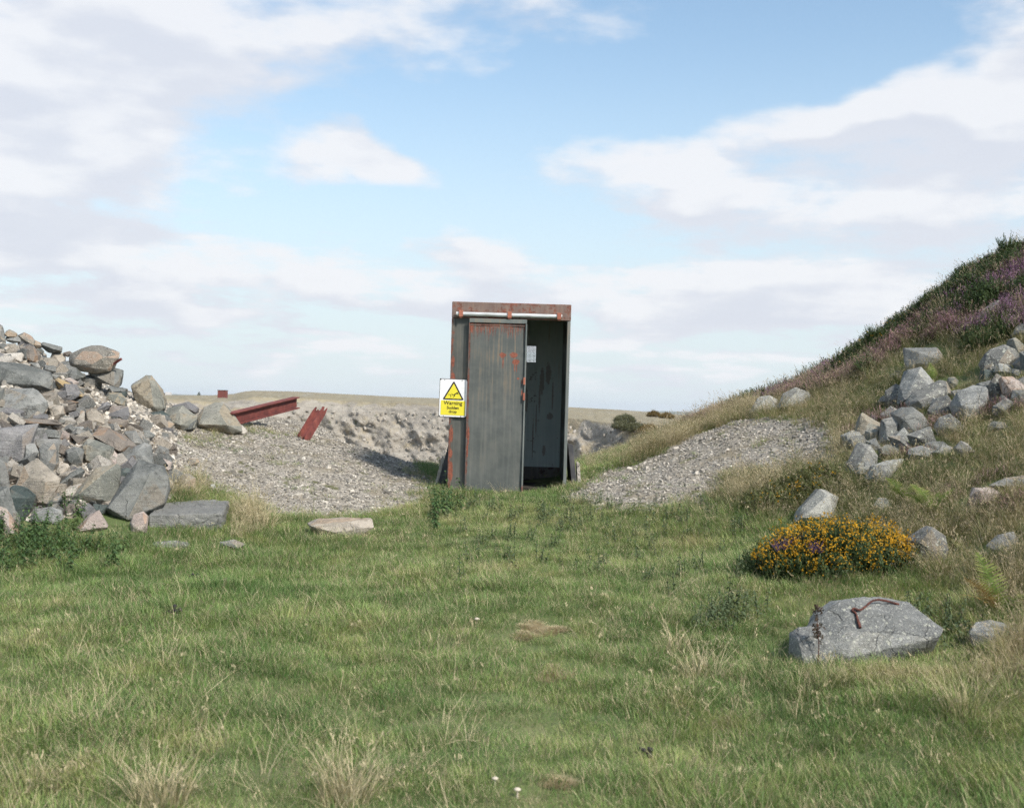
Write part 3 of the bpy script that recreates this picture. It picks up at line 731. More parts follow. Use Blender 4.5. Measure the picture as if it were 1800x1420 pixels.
# ------------------------------------------------------------------ scattering (stuff)
def scatter(name, variants, P, rot, scl, idx, label, cat):
    me = bpy.data.meshes.new(name)
    n = len(P); me.vertices.add(n); me.vertices.foreach_set('co', np.asarray(P, np.float32).ravel())
    a = me.attributes.new('rot', 'FLOAT_VECTOR', 'POINT'); a.data.foreach_set('vector', np.asarray(rot, np.float32).ravel())
    a = me.attributes.new('scl', 'FLOAT', 'POINT'); a.data.foreach_set('value', np.asarray(scl, np.float32))
    a = me.attributes.new('idx', 'INT', 'POINT'); a.data.foreach_set('value', np.asarray(idx, np.int32))
    o = link(name, me)
    g = bpy.data.node_groups.new(name, 'GeometryNodeTree')
    g.interface.new_socket('Geometry', in_out='INPUT', socket_type='NodeSocketGeometry')
    g.interface.new_socket('Geometry', in_out='OUTPUT', socket_type='NodeSocketGeometry')
    N = g.nodes; L = g.links
    gi = N.new('NodeGroupInput'); go = N.new('NodeGroupOutput'); jn = N.new('GeometryNodeJoinGeometry')
    for vme in variants:
        vo = bpy.data.objects.new(name + '_source', vme)
        oi = N.new('GeometryNodeObjectInfo'); oi.inputs['Object'].default_value = vo; oi.inputs['As Instance'].default_value = True
        L.new(oi.outputs['Geometry'], jn.inputs[0])
    def na(nm, dt):
        q = N.new('GeometryNodeInputNamedAttribute'); q.data_type = dt; q.inputs['Name'].default_value = nm
        return q.outputs['Attribute']
    ip = N.new('GeometryNodeInstanceOnPoints'); ip.inputs['Pick Instance'].default_value = True
    e2r = N.new('FunctionNodeEulerToRotation')
    L.new(gi.outputs[0], ip.inputs['Points']); L.new(jn.outputs[0], ip.inputs['Instance'])
    L.new(na('idx', 'INT'), ip.inputs['Instance Index'])
    L.new(na('rot', 'FLOAT_VECTOR'), e2r.inputs[0]); L.new(e2r.outputs[0], ip.inputs['Rotation'])
    L.new(na('scl', 'FLOAT'), ip.inputs['Scale'])
    L.new(ip.outputs[0], go.inputs[0])
    o.modifiers.new('scatter', 'NODES').node_group = g
    return tag(o, label, cat, kind='stuff')
NR = np.random.default_rng(4)
def cand(n, x0, x1, y0, y1, margin=1.3, power=1.0):
    y = y0 + (y1 - y0) * NR.random(n) ** power; x = x0 + (x1 - x0) * NR.random(n)
    k = np.abs(x) < .45 * y + margin
    return x[k], y[k]
def place(name, variants, x, y, smin, smax, tilt, label, cat, lean=(0, 0), dz=0.0, scale_mul=None, align=None):
    z = H(x, y) + dz
    n = len(x)
    rot = np.stack([NR.normal(0, tilt, n) + lean[0], NR.normal(0, tilt, n) + lean[1], NR.random(n) * 6.283], -1)
    sc = smin + (smax - smin) * NR.random(n) ** 1.5
    if scale_mul is not None: sc = sc * scale_mul
    return scatter(name, variants, np.stack([x, y, z], -1), rot, sc, NR.integers(0, len(variants), n), label, cat)

M_PEB, t = mat('gravel_stone')
rnd_ = t.new('ShaderNodeObjectInfo').outputs['Random']
tc = t.new('ShaderNodeNewGeometry').outputs['Position']
c = t.ramp(rnd_, [(0, (.12, .113, .10)), (.3, (.225, .205, .176)), (.55, (.32, .288, .243)), (.8, (.40, .36, .303)), (.95, (.50, .455, .39)), (1, (.62, .57, .50))])
c = t.mix(t.math('MULTIPLY', t.sm(t.noise(tc, 40, 4), .5, .7), .5), c, (.16, .14, .12))
t.put(t.b.inputs['Base Color'], c); t.b.inputs['Roughness'].default_value = .9
pv = []
for i in range(7):
    me = pebble_mesh('pebble', 400 + i, .55, 11); me.materials.append(M_PEB); pv.append(me)
x, y = cand(90000, -6, 6, 10.5, 19)
k = (NR.random(len(x)) < gravelly(x, y)) & (y < np.interp(x, EDGE[:, 0], EDGE[:, 1]) + .1)
place('gravel', pv, x[k], y[k], .012, .052, .5, 'loose grey quarry gravel spread on both sides of the steel hut', 'gravel', dz=.004)
x, y = cand(9000, -6, 6, 10.5, 18.5)
k = (NR.random(len(x)) < .16 * gravelly(x, y)) & (fbm(x * 1.3, y * 1.3, 3, 37) > -.02)
place('coarse_gravel', pv, x[k], y[k], .05, .13, .5, 'larger loose stones lying on the gravel', 'gravel', dz=.004)
x, y = cand(15000, -8, -2.6, 9.5, 15.5)
k = soft(Z_PILE, x, y, .1)
rv = []
M_RUB, t = mat('rubble_stone')
t.put(t.b.inputs['Base Color'], t.ramp(t.new('ShaderNodeObjectInfo').outputs['Random'], [(0, (.13, .125, .115)), (.35, (.27, .245, .21)), (.7, (.41, .365, .305)), (1, (.58, .53, .46))])); t.b.inputs['Roughness'].default_value = .9
for i in range(6):
    me = pebble_mesh('rubble_stone', 500 + i, .6, 9, True); me.materials.append(M_RUB); rv.append(me)
place('rubble', rv, x[k], y[k], .02, .07, .9, 'broken stone rubble filling the gaps of the rock heap', 'rubble', dz=.006)

# ------------------------------------------------------------------ quarry pit behind the edge
pxs = np.concatenate([np.linspace(-1500, 150, 60, endpoint=False), np.linspace(150, 1350, 620, endpoint=False), np.linspace(1350, 3000, 60)])
Dc = np.interp(pxs, [-1500, 290, 600, 800, 1000, 1100, 1250, 1500, 3000], [170, 190, 200, 196, 180, 168, 150, 130, 110])
sky_row = np.interp(pxs, [-1500, 215, 290, 370, 409, 430, 445, 519, 604, 702, 773, 900, 999, 1085, 1170, 1212, 1244, 1500, 3000],
                    [660, 692, 694, 695, 692.5, 688, 686.5, 688, 692.5, 697.5, 700, 709, 715.5, 720, 726, 731, 735, 745, 790])
rim_row = sky_row + np.interp(pxs, [290, 400, 600, 800, 1000, 1100, 1250], [7, 11, 12, 9, 20, 24, 20])
rim_row = rim_row + 5 * fbm(pxs * .03, pxs * 0, 4, 99)
rim = np.array([tuple(at(p, r, d)) for p, r, d in zip(pxs, rim_row, Dc)])
far = np.array([tuple(at(p, r, d * 1.9)) for p, r, d in zip(pxs, sky_row, Dc)])
arc = np.concatenate([[0], np.cumsum(np.hypot(np.diff(rim[:, 0]), np.diff(rim[:, 1])))])
rows = []; kindv = []
nf = 130
for i in range(nf + 1):                      # the blasted face, floor to rim
    v = i / nf
    z = -27 + (rim[:, 2] + 27) * v
    depth_in = 26 * (1 - v) ** 1.15
    a = arc
    q = z + .35 * a * .35                    # tilted bedding
    u_ = a + .55 * z
    crag = 7.5 * fbm(a * .035, z * .05, 4, 51) + 6.5 * (.25 - np.abs(fbm(u_ * .075, z * .02, 3, 55))) + 3.0 * (.25 - np.abs(fbm(u_ * .21, z * .05, 2, 59))) + 3.2 * np.abs(fbm(a * .16 + z * .1, z * .17, 3, 57)) * 2 + 1.7 * np.abs(fbm(a * .45 + z * .5, z * .55, 3, 61)) + .9 * fbm(a * 1.3, z * 1.6, 2, 66)
    ledge = 1.6 * ((q * .30 + 1.2 * fbm(a * .09, z * .1, 2, 71)) % 1.0)
    fade = np.clip((1 - v) * 9, 0, 1) * np.clip(v * 30, 0, 1)
    zj = z + fade * (.7 * fbm(a * .4, z * .4, 2, 77))
    rows.append(np.stack([rim[:, 0] * (1 - (depth_in + (crag + ledge) * fade) / rim[:, 1]), rim[:, 1] - depth_in - (crag + ledge) * fade, zj], -1))
    kindv.append(np.clip((v - .93) * 9, 0, 1) + 0 * a)
for j in range(1, 25):                       # dry moor top
    u = j / 24
    b = rim + (far - rim) * u
    b = b.copy(); b[:, 2] -= (.3 + np.abs(fbm(b[:, 0] * .12, b[:, 1] * .12, 4, 81)) * 2.4) * (math.sin(math.pi * min(1, u * 1.05)) if u < .95 else 0)
    rows.append(b); kindv.append(np.ones(len(pxs)))
b = far.copy(); b[:, :2] *= 3.0; b[:, 2] -= 30; rows.append(b); kindv.append(np.ones(len(pxs)))
V = np.stack(rows, 0)
M_Q, t = mat('quarry_rock')
pos = t.new('ShaderNodeNewGeometry').outputs['Position']
bed = t.mapping(pos, (1, 1, 3.0), rot=(0, .5, 0))
n = t.noise(bed, .35, 8, .65); n2 = t.noise(pos, 2.2, 6, .65)
rk = t.ramp(n, [(.30, (.20, .18, .154)), (.48, (.305, .273, .23)), (.62, (.375, .337, .284)), (.78, (.44, .395, .335))])
rk = t.mix(t.sm(n2, .56, .7, 0, .6), rk, (.14, .13, .12))
rk = t.mix(t.sm(t.noise(pos, .12, 5, .6), .50, .62, 0, .75), rk, (.33, .265, .165))
rk = t.mix(t.sm(t.noise(pos, 1.1, 4), .63, .70, 0, .8), rk, (.10, .105, .05))
moor = t.ramp(t.noise(pos, .5, 7, .65), [(.3, (.19, .165, .105)), (.55, (.31, .265, .18)), (.75, (.38, .335, .24))])
moor = t.mix(t.sm(t.noise(pos, .22, 5), .6, .7), moor, (.36, .34, .30))
k = t.math('ADD', attr(t, 'moor'), t.math('MULTIPLY', t.math('SUBTRACT', t.noise(pos, .5, 5), .5), .9))
t.put(t.b.inputs['Base Color'], t.mix(t.sm(k, .4, .6), rk, moor)); t.b.inputs['Roughness'].default_value = 1.0
bump(t, t.math('ADD', n2, t.noise(pos, 6, 4)), .6, .5)
tag(link('quarry_terrain', quad_grid('quarry_terrain', V, {'moor': np.stack(kindv, 0).ravel()}), M_Q), kind='structure')
fl = np.array([[(-600, 20, -26.5), (600, 20, -26.5)], [(-600, 260, -26.5), (600, 260, -26.5)]], float)
tag(link('quarry_floor_terrain', quad_grid('quarry_floor_terrain', fl, {'moor': np.zeros(4)}), M_Q), kind='structure')
# blocks of blasted stone resting on the far face
fr = V[10:nf - 6].reshape(-1, 3)
wt = np.repeat(np.ones(len(pxs))[None], nf - 16, 0); wt[:, :60] = 0; wt[:, -60:] = 0
ii = NR.choice(len(fr), 4200, p=(wt / wt.sum()).ravel())
M_SC, t = mat('scree_stone')
r_ = t.new('ShaderNodeObjectInfo').outputs['Random']
t.put(t.b.inputs['Base Color'], t.ramp(r_, [(0, (.17, .155, .135)), (.5, (.31, .278, .234)), (1, (.43, .385, .33))])); t.b.inputs['Roughness'].default_value = .95
sv = []
for i in range(5):
    me = pebble_mesh('scree_stone', 700 + i, .7, 12); me.materials.append(M_SC); sv.append(me)
scatter('scree', sv, fr[ii] + np.array([0, -.15, .1]), NR.random((len(ii), 3)) * 6.28, .15 + .9 * NR.random(len(ii)) ** 3, NR.integers(0, 5, len(ii)), 'blasted stone blocks scattered over the far quarry face', 'scree')

M_SEA, t = mat('sea_water')
t.b.inputs['Base Color'].default_value = (.10, .16, .20, 1); t.b.inputs['Roughness'].default_value = .35
bump(t, t.noise(t.new('ShaderNodeNewGeometry').outputs['Position'], .05, 4), .3, 1.0)
sea = np.array([[(-40000, 60, -60), (40000, 60, -60)], [(-40000, 40000, -60), (40000, 40000, -60)]], float)
tag(link('sea', quad_grid('sea', sea), M_SEA), kind='structure')
M_HILL, t = mat('far_moor')
pos = t.new('ShaderNodeNewGeometry').outputs['Position']
t.put(t.b.inputs['Base Color'], t.ramp(t.noise(pos, .004, 6), [(.35, (.06, .075, .035)), (.65, (.15, .14, .07))])); t.b.inputs['Roughness'].default_value = 1
hp = np.linspace(-600, 2400, 160)
hr = np.interp(hp, [-600, 200, 300, 420, 700, 900, 1120, 1165, 1200, 1235, 1290, 1500, 2400], [676, 694, 693, 696, 706, 712, 724, 721.5, 723.5, 724.5, 722, 730, 745]) - 2 * fbm(hp * .02, hp * 0, 4, 91)
rr = []
for j, (dd, zz) in enumerate([(6200, None), (7000, .75), (7600, 1.0), (8600, None)]):
    line = []
    for p, r in zip(hp, hr):
        q = at(p, r, 7600); q = q * 1.0
        line.append((q.x * dd / 7600, dd, -61 if zz is None else -61 + (q.z + 61) * zz))
    rr.append(line)
tag(link('hills', quad_grid('hills', np.array(rr)), M_HILL), kind='structure')

# ------------------------------------------------------------------ steel hut
HB = at(890.5, 863, 13.25)
HB.z = at(890.5, 866, 13.25).z
def paint_mat(name, base=(.115, .128, .12), base2=(.155, .166, .155), rust=.2, streak=.5, edges=(), spots=(), rustc=((.085, .03, .02), (.27, .075, .04)), top=None, rough=.5, drip=None, spotc=((.14, .045, .028), (.28, .09, .053)), spota=1.0):
    """weathered paint: rust patches, run-down streaks, scuffed edges; coordinates are those of the hut"""
    M, t = mat(name)
    v = t.new('ShaderNodeTexCoord').outputs['Object']
    X, Y_, Zc = t.sep(v)
    n1 = t.noise(v, 4.0, 9, .65); n2 = t.noise(v, 26, 8, .7); fine = t.noise(v, 120, 4)
    st = t.noise(t.mapping(v, (34, 34, 1.3)), 1.0, 6, .6)
    st2 = t.noise(t.mapping(v, (90, 90, 3.0)), 1.0, 4, .6)
    c = t.mix(t.sm(n1, .35, .65), base, base2)
    c = t.mix(t.sm(st, .42, .75, 0, .38), c, tuple(q * 1.55 for q in base2))
    sm = t.sm(t.math('ADD', t.math('MULTIPLY', st, .75), t.math('MULTIPLY', n1, .35)), .54, .70)
    sfade = 1.0
    if top is not None: sfade = t.sm(Zc, top - 1.25, top, .12, 1.0)
    sm = t.math('MULTIPLY', sm, t.sm(t.noise(v, 3.1, 4), .36, .62, .15, 1.0))
    c = t.mix(t.math('MULTIPLY', t.math('MULTIPLY', sm, sfade), streak), c, t.mix(st2, (.18, .115, .065), (.26, .19, .12)))
    rm = t.math('ADD', t.math('MULTIPLY', n1, .5), t.math('MULTIPLY', n2, .5))
    rm = t.sm(rm, .70 - .42 * rust, .78 - .42 * rust)
    wob = t.math('MULTIPLY', t.math('SUBTRACT', t.math('ADD', t.math('MULTIPLY', n2, .6), t.math('MULTIPLY', n1, .6)), .6), 1.0)
    for (ax, val, wd, amt) in edges:            # rust creeping in from an edge
        cc = (X, Y_, Zc)[ax]
        d = t.math('ABSOLUTE', t.math('SUBTRACT', cc, val))
        d = t.math('SUBTRACT', d, t.math('MULTIPLY', wob, wd * 3.4))
        brk = t.sm(t.noise(t.mapping(v, (6, 6, 6), (3, 1, 2)), 1.0, 5, .6), .38, .58, .12, 1.0)
        rm = t.math('MAXIMUM', rm, t.math('MULTIPLY', t.math('MULTIPLY', t.sm(d, wd * .9, wd * .3), brk), amt))
    if drip is not None:                        # rust weeping down from a seam
        dd = t.math('ADD', Zc, t.math('MULTIPLY', t.math('SUBTRACT', st2, .5), .75))
        rm = t.math('MAXIMUM', rm, t.math('MULTIPLY', t.sm(dd, drip - .10, drip - .01), .8))
    bright = None
    for (x0, z0, rx, rz) in spots:
        q = t.vm('MULTIPLY', t.vm('SUBTRACT', v, (x0, 0, z0)), (1 / rx, 0, 1 / rz))
        d = t.math('SUBTRACT', t.vm('LENGTH', q, out=1), t.math('MULTIPLY', t.math('SUBTRACT', t.noise(v, 38, 5, .7), .5), 1.5))
        g = t.sm(d, 1.05, .85)
        bright = g if bright is None else t.math('MAXIMUM', bright, g)
    rc = t.mix(t.sm(t.noise(v, 23, 8, .75), .40, .64), rustc[0], rustc[1])
    rm = t.math('MULTIPLY', rm, t.sm(t.noise(v, 75, 5, .7), .36, .50, .25, 1.0))
    c = t.mix(rm, c, rc)
    if bright is not None: c = t.mix(t.math('MULTIPLY', bright, spota), c, t.mix(t.sm(t.noise(v, 45, 6, .7), .35, .65), *spotc))
    t.put(t.b.inputs['Base Color'], c)
    rg = t.sm(rm, 0, 1, rough, .9, 'LINEAR'); t.put(t.b.inputs['Roughness'], t.math('ADD', rg, t.math('MULTIPLY', t.math('SUBTRACT', n2, .5), .25)))
    hh = t.math('ADD', t.math('MULTIPLY', rm, -.5), t.math('ADD', t.math('MULTIPLY', fine, .12), t.math('MULTIPLY', n2, .35)))
    bump(t, hh, .35, .006)
    t.b.inputs['Specular IOR Level'].default_value = .4
    return M
BR = ((.095, .034, .022), (.25, .075, .043))
M_DOOR = paint_mat('door_paint', (.073, .079, .074), (.108, .112, .103), .08, .9, edges=[(0, -.452, .016, .9), (0, .165, .010, .7), (2, 1.86, .02, .75)],
                   spots=[(-.085, 1.505, .034, .030), (-.078, 1.43, .007, .065), (.038, 1.510, .042, .032), (.062, 1.435, .042, .032), (.050, 1.38, .006, .06), (.072, 1.37, .005, .05), (.092, 1.255, .014, .012), (-.43, 1.80, .020, .055), (.135, 1.22, .008, .03), (.137, 1.10, .008, .03), (-.435, .62, .012, .10), (-.442, .45, .010, .08)], rustc=BR, top=1.88, drip=1.83)
M_PANEL = paint_mat('panel_paint', (.072, .074, .066), (.106, .105, .092), .2, .75, edges=[(0, -.65, .035, 1.0)], spots=[(-.625, 1.22, .028, .09), (-.625, .62, .020, .10), (-.628, .42, .022, .055), (-.622, .22, .026, .12), (-.628, 1.42, .018, .07)], rustc=BR, top=1.9)
M_HEAD = paint_mat('rusted_header', (.15, .10, .082), (.19, .135, .11), .52, .3, edges=[(2, 1.90, .02, .9)], rustc=((.11, .038, .026), (.24, .085, .055)))
M_IN = paint_mat('interior_paint', (.50, .575, .55), (.58, .64, .61), .32, .5, spota=.62, spots=[(.395, 1.26, .030, .17), (.37, 1.05, .013, .20), (.205, 1.02, .026, .16), (.47, 1.36, .035, .13), (.50, .84, .04, .045), (.30, .55, .008, .25), (.44, .42, .02, .07), (.335, .80, .008, .22), (.53, 1.1, .010, .2)], spotc=((.17, .095, .075), (.30, .19, .15)), edges=[(2, .06, .14, .9)], rustc=((.055, .02, .016), (.12, .05, .038)), top=1.6)
M_SIDE = paint_mat('side_paint', rust=.22, streak=.6, edges=[(2, .0, .12, .9)], top=1.9)
M_RUSTP = paint_mat('bracket_rust', (.28, .09, .055), (.38, .14, .085), .35, .2, rustc=BR)
M_RAIL, t = mat('galvanised_rail')
v = t.new('ShaderNodeTexCoord').outputs['Object']
t.put(t.b.inputs['Base Color'], t.mix(t.sm(t.noise(t.mapping(v, (3, 20, 20)), 2, 6), .4, .7), (.55, .56, .56), (.40, .40, .38)))
t.b.inputs['Metallic'].default_value = .35; t.b.inputs['Roughness'].default_value = .5
M_SOILIN, t = mat('dark_earth_floor')
t.put(t.b.inputs['Base Color'], t.ramp(t.noise(t.new('ShaderNodeNewGeometry').outputs['Position'], 12, 6), [(.3, (.02, .018, .015)), (.7, (.06, .052, .042))])); t.b.inputs['Roughness'].default_value = 1

hut = tag(empty('steel_hut', HB), 'narrow rusty grey steel hut with half-open sliding door, standing in the gap', 'hut')
WH, DH, HT = .65, 1.62, 2.08
box_part('left_front_panel', (-WH, .0, -.10), (-.40, .02, HT - .176), M_PANEL, hut, .003)
box_part('front_flange', (-WH - .004, -.014, -.10), (-WH + .035, -.001, HT - .178), M_PANEL, hut, .003)
box_part('header', (-WH - .004, -.02, HT - .176), (WH + .004, .03, HT), M_HEAD, hut, .004)
box_part('right_post', (WH - .034, -.012, -.10), (WH + .002, .05, HT - .178), M_SIDE, hut, .004)
box_part('side_wall', (-WH, .022, -.10), (-WH + .012, DH, HT - .004), M_SIDE, hut, 0)
box_part('side_wall', (WH - .012, .052, -.10), (WH, DH, HT - .004), M_SIDE, hut, 0)
box_part('roof', (-WH - .003, .031, HT - .02), (WH + .003, DH + .02, HT + .006), M_HEAD, hut, .003)
# back wall of four plates round the mesh window
W0, W1, ZW0, ZW1 = -.14, .312, 1.50, 1.70
for lo, hi in (((-WH, DH + .001, -.10), (W0, DH + .013, HT - .021)), ((W1, DH + .001, -.10), (WH, DH + .013, HT - .021)), ((W0 - .02, DH + .0135, -.10), (W1 + .02, DH + .022, ZW0)), ((W0 - .02, DH + .0135, ZW1), (W1 + .02, DH + .022, HT - .021))):
    box_part('back_plate', lo, hi, M_IN, hut, 0)
box_part('seam_strip', (W1 - .012, DH - .010, .02), (W1 + .014, DH - .001, ZW0 - .03), M_IN, hut, .002)
box_part('seam_strip', (-.2, DH - .012, 1.16), (W1 - .013, DH - .001, 1.175), M_IN, hut, .002)
box_part('skirting_plate', (-WH + .013, DH - .02, .056), (WH - .013, DH - .011, .215), paint_mat('rusted_skirting', (.10, .085, .075), (.15, .135, .12), .45, .5, rustc=((.04, .02, .016), (.11, .045, .034))), hut, .002)
box_part('floor_slab', (-WH + .013, .06, -.10), (WH - .013, DH - .021, .055), M_SOILIN, hut, 0)
bm = bmesh.new()
nx, nz = 28, 13
for i in range(nx + 1):
    x = W0 + (W1 - W0) * i / nx; bx(bm, (x - .0022, DH + .001, ZW0), (x + .0022, DH + .005, ZW1))
for j in range(nz + 1):
    z = ZW0 + (ZW1 - ZW0) * j / nz; bx(bm, (W0, DH + .0055, z - .0022), (W1, DH + .009, z + .0022))
link('window_mesh', from_bm(bm, 'window_mesh'), M_SIDE, hut)
# sliding door: sheet on a shallow frame, rolled lip along top and leading edge
bm = bmesh.new()
bx(bm, (-.452, -.055, -.035), (.168, -.03, 1.885))
bmesh.ops.bevel(bm, geom=bm.edges[:], offset=.004, segments=1, affect='EDGES')
bmesh.ops.subdivide_edges(bm, edges=[e for e in bm.edges if e.calc_length() > .3], cuts=14, use_grid_fill=True)
for q in bm.verts:
    if q.co.y < -.05 and abs(q.co.x) < .44: q.co.y += .011 * mnoise.noise(Vector((q.co.x * 3, 1, q.co.z * 2.2)))
door = link('door', from_bm(bm, 'door', 30), M_DOOR, hut)
box_part('top_lip', (-.458, -.072, 1.855), (.172, -.0555, 1.90), M_SIDE, door, .003)
box_part('edge_lip', (.158, -.078, -.03), (.176, -.0555, 1.853), M_SIDE, door, .003)
box_part('edge_lip', (-.462, -.066, -.03), (-.450, -.0555, 1.853), M_DOOR, door, .002)
box_part('weld_bead', (-.45, -.062, 1.825), (.157, -.0555, 1.834), M_HEAD, door, .002)
bm = bmesh.new(); bx(bm, (.150, -.088, 1.02), (.172, -.0785, 1.10)); bx(bm, (.150, -.088, 1.19), (.172, -.0785, 1.27)); link('latch_plate', from_bm(bm, 'latch_plate'), M_RUSTP, door)
bm = bmesh.new()
tube(bm, [(-.605, -.055, 1.945), (.555, -.055, 1.945)], .024, 12)
rail = link('door_rail', from_bm(bm, 'door_rail', 40), M_RAIL, hut)
for xx in (-.552, -.02, .522):
    bm = bmesh.new()
    bx(bm, (xx - .022, -.088, 1.915), (xx + .022, -.08, 1.975)); bx(bm, (xx - .022, -.0795, 1.976), (xx + .022, -.0205, 1.984)); bx(bm, (xx - .014, -.0775, 1.90), (xx + .014, -.062, 1.914))
    link('rail_bracket', from_bm(bm, 'rail_bracket'), M_RUSTP, rail)
# leaning sheets at both sides
M_SHEET, t = mat('dark_rubber_sheet')
v = t.new('ShaderNodeTexCoord').outputs['Object']
t.put(t.b.inputs['Base Color'], t.mix(t.sm(t.noise(v, 9, 7), .4, .7), (.055, .055, .06), (.105, .10, .10))); t.b.inputs['Roughness'].default_value = .7
bump(t, t.noise(v, 25, 5), .4, .006)
def sheet(name, a, b, yd, th, mt, label, cat):
    """a leaning slab: foot a and head b (x, z seen from the front), running back yd metres"""
    bm = bmesh.new(); n = Vector((b[1] - a[1], 0, -(b[0] - a[0]))).normalized() * th
    A = Vector((a[0], 0, a[1])); B = Vector((b[0], 0, b[1]))
    vs = []
    for yy, cut in ((0, 0), (yd, .06)):
        for p in (A, A + n, B + n - Vector((0, 0, .03 + cut)), B - Vector((0, 0, cut))): vs.append(bm.verts.new(p + Vector((0, yy, 0))))
    for f in ((0, 1, 2, 3), (7, 6, 5, 4), (0, 4, 5, 1), (1, 5, 6, 2), (2, 6, 7, 3), (3, 7, 4, 0)): bm.faces.new([vs[i] for i in f])
    bmesh.ops.bevel(bm, geom=bm.edges[:], offset=.004, segments=1, affect='EDGES')
    o = link(name, from_bm(bm, name), mt, None, HB + Vector((0, .28, 0)))
    return tag(o, label, cat)
sheet('rubber_sheet', (-.79, -.02), (-.665, .52), .8, .075, M_SHEET, 'dark sheet leaning on the left side of the steel hut', 'sheet')
sheet('stone_post', (-.825, -.02), (-.735, .38), .12, .03, RM['pale'], 'pale thin slab edge leaning outside the dark sheet left of the hut', 'slab')
sheet('rubber_sheet', (.74, .0), (.668, .56), .8, .06, M_SHEET, 'dark sheet leaning on the right side of the steel hut', 'sheet')
sheet('stone_post', (.805, -.02), (.770, .36), .12, .04, RM['pale'], 'pale thin slab edge leaning outside the dark sheet right of the hut', 'slab')

# warning sign
def flat_mat(name, c, rough=.45, dirt=.15):
    M, t = mat(name)
    v = t.new('ShaderNodeTexCoord').outputs['Object']
    t.put(t.b.inputs['Base Color'], t.mix(t.math('MULTIPLY', t.sm(t.noise(v, 24, 7, .7), .5, .75), dirt), c, (.30, .24, .16))); t.b.inputs['Roughness'].default_value = rough
    return M
M_WHITE, M_YEL, M_BLK = flat_mat('sign_white', (.74, .73, .73), .45, .3), flat_mat('sign_yellow', (.70, .60, .04), .5, .3), flat_mat('sign_black', (.018, .013, .012), .6, .25)
sg = tag(empty('warning_sign', HB + Vector((-.613, -.03, 1.022))), 'white and yellow warning sign fixed to the hut, reading Warning Sudden drop', 'sign')
sg.rotation_euler = (0, R(.8), 0)
SW, SHH = .150, .205
def plate(name, w2, h2, y, mt, th=.003, zc=0, rad=.008):
    bm = bmesh.new(); bx(bm, (-w2, y, zc - h2), (w2, y + th, zc + h2))
    bmesh.ops.bevel(bm, geom=[e for e in bm.edges if abs(e.verts[0].co.y - e.verts[1].co.y) > 1e-5], offset=rad, segments=4, affect='EDGES')
    return link(name, from_bm(bm, name), mt, sg)
plate('backing_plate', SW + .005, SHH + .006, .004, M_BLK, .008, rad=.004)
plate('sign_plate', SW, SHH, .0, M_WHITE, .0035, rad=.012)
plate('text_panel', SW - .017, .080, -.0025, M_YEL, .002, -.107, .003)
def poly_part(name, pts, y0, y1, mt):
    bm = bmesh.new()
    a = [bm.verts.new((p[0], y0, p[1])) for p in pts]; b = [bm.verts.new((p[0], y1, p[1])) for p in pts]
    bm.faces.new(a); bm.faces.new(b[::-1])
    for i in range(len(pts)): bm.faces.new((a[i], b[i], b[(i + 1) % len(pts)], a[(i + 1) % len(pts)]))
    bmesh.ops.recalc_face_normals(bm, faces=bm.faces[:])
    return link(name, from_bm(bm, name), mt, sg)
poly_part('triangle_border', [(-.112, -.014), (-.104, -.018), (.104, -.018), (.112, -.014), (.112, -.008), (.006, .180), (-.006, .180), (-.112, -.008)], -.0025, -.0005, M_BLK)
poly_part('triangle_field', [(-.092, -.005), (.092, -.005), (0, .160)], -.0045, -.0028, M_YEL)
bm = bmesh.new()
def stroke(x0, z0, x1, z1, wd):
    d = Vector((x1 - x0, 0, z1 - z0)); L_ = d.length; n = Vector((-d.z, 0, d.x)).normalized() * wd / 2
    P = [Vector((x0, 0, z0)) + n, Vector((x1, 0, z1)) + n, Vector((x1, 0, z1)) - n, Vector((x0, 0, z0)) - n]
    a = [bm.verts.new(p + Vector((0, -.006, 0))) for p in P]; b = [bm.verts.new(p + Vector((0, -.0048, 0))) for p in P]
    bm.faces.new(a); bm.faces.new(b[::-1])
    for i in range(4): bm.faces.new((a[i], b[i], b[(i + 1) % 4], a[(i + 1) % 4]))
for s_ in ((-.056, .038, -.024, .038, .005), (-.027, .0405, -.027, .006, .006), (.006, .036, .036, .056, .011), (.008, .036, -.008, .036, .006), (-.008, .034, -.017, .049, .006), (.012, .040, .016, .024, .007), (.016, .026, -.002, .012, .007), (.034, .052, .042, .070, .004), (.034, .054, .056, .042, .004)): stroke(*s_)
c0 = Vector((.046, 0, .058))
for k in range(8): stroke(c0.x, c0.z, c0.x + .0065 * math.cos(k * .785), c0.z + .0065 * math.sin(k * .785), .005)
bmesh.ops.recalc_face_normals(bm, faces=bm.faces[:])
link('falling_figure', from_bm(bm, 'falling_figure'), M_BLK, sg)
def text_part(body, size, z, name):
    cu = bpy.data.curves.new(name, 'FONT'); cu.body = body; cu.size = size; cu.align_x = 'CENTER'; cu.extrude = .0006; cu.offset = .0009
    to = bpy.data.objects.new(name, cu)
    COL.objects.link(to)
    dg = bpy.context.evaluated_depsgraph_get(); me = bpy.data.meshes.new_from_object(to.evaluated_get(dg))
    bpy.data.objects.remove(to)
    me.transform(Matrix.Translation((0, -.0035, z)) @ Matrix.Rotation(R(90), 4, 'X'))
    me.materials.clear(); me.materials.append(M_BLK)
    return link(name, me, None, sg)
text_part('Warning', .058, -.073, 'lettering'); text_part('Sudden', .045, -.120, 'lettering'); text_part('drop', .045, -.162, 'lettering')
for sx_, sz_ in ((-.1, .195), (.09, .195), (-.1, -.197), (.09, -.197)):
    bm = bmesh.new(); tube(bm, [(sx_, -.003, sz_), (sx_, .0, sz_)], .005, 8); link('screw', from_bm(bm, 'screw'), M_BLK, sg)

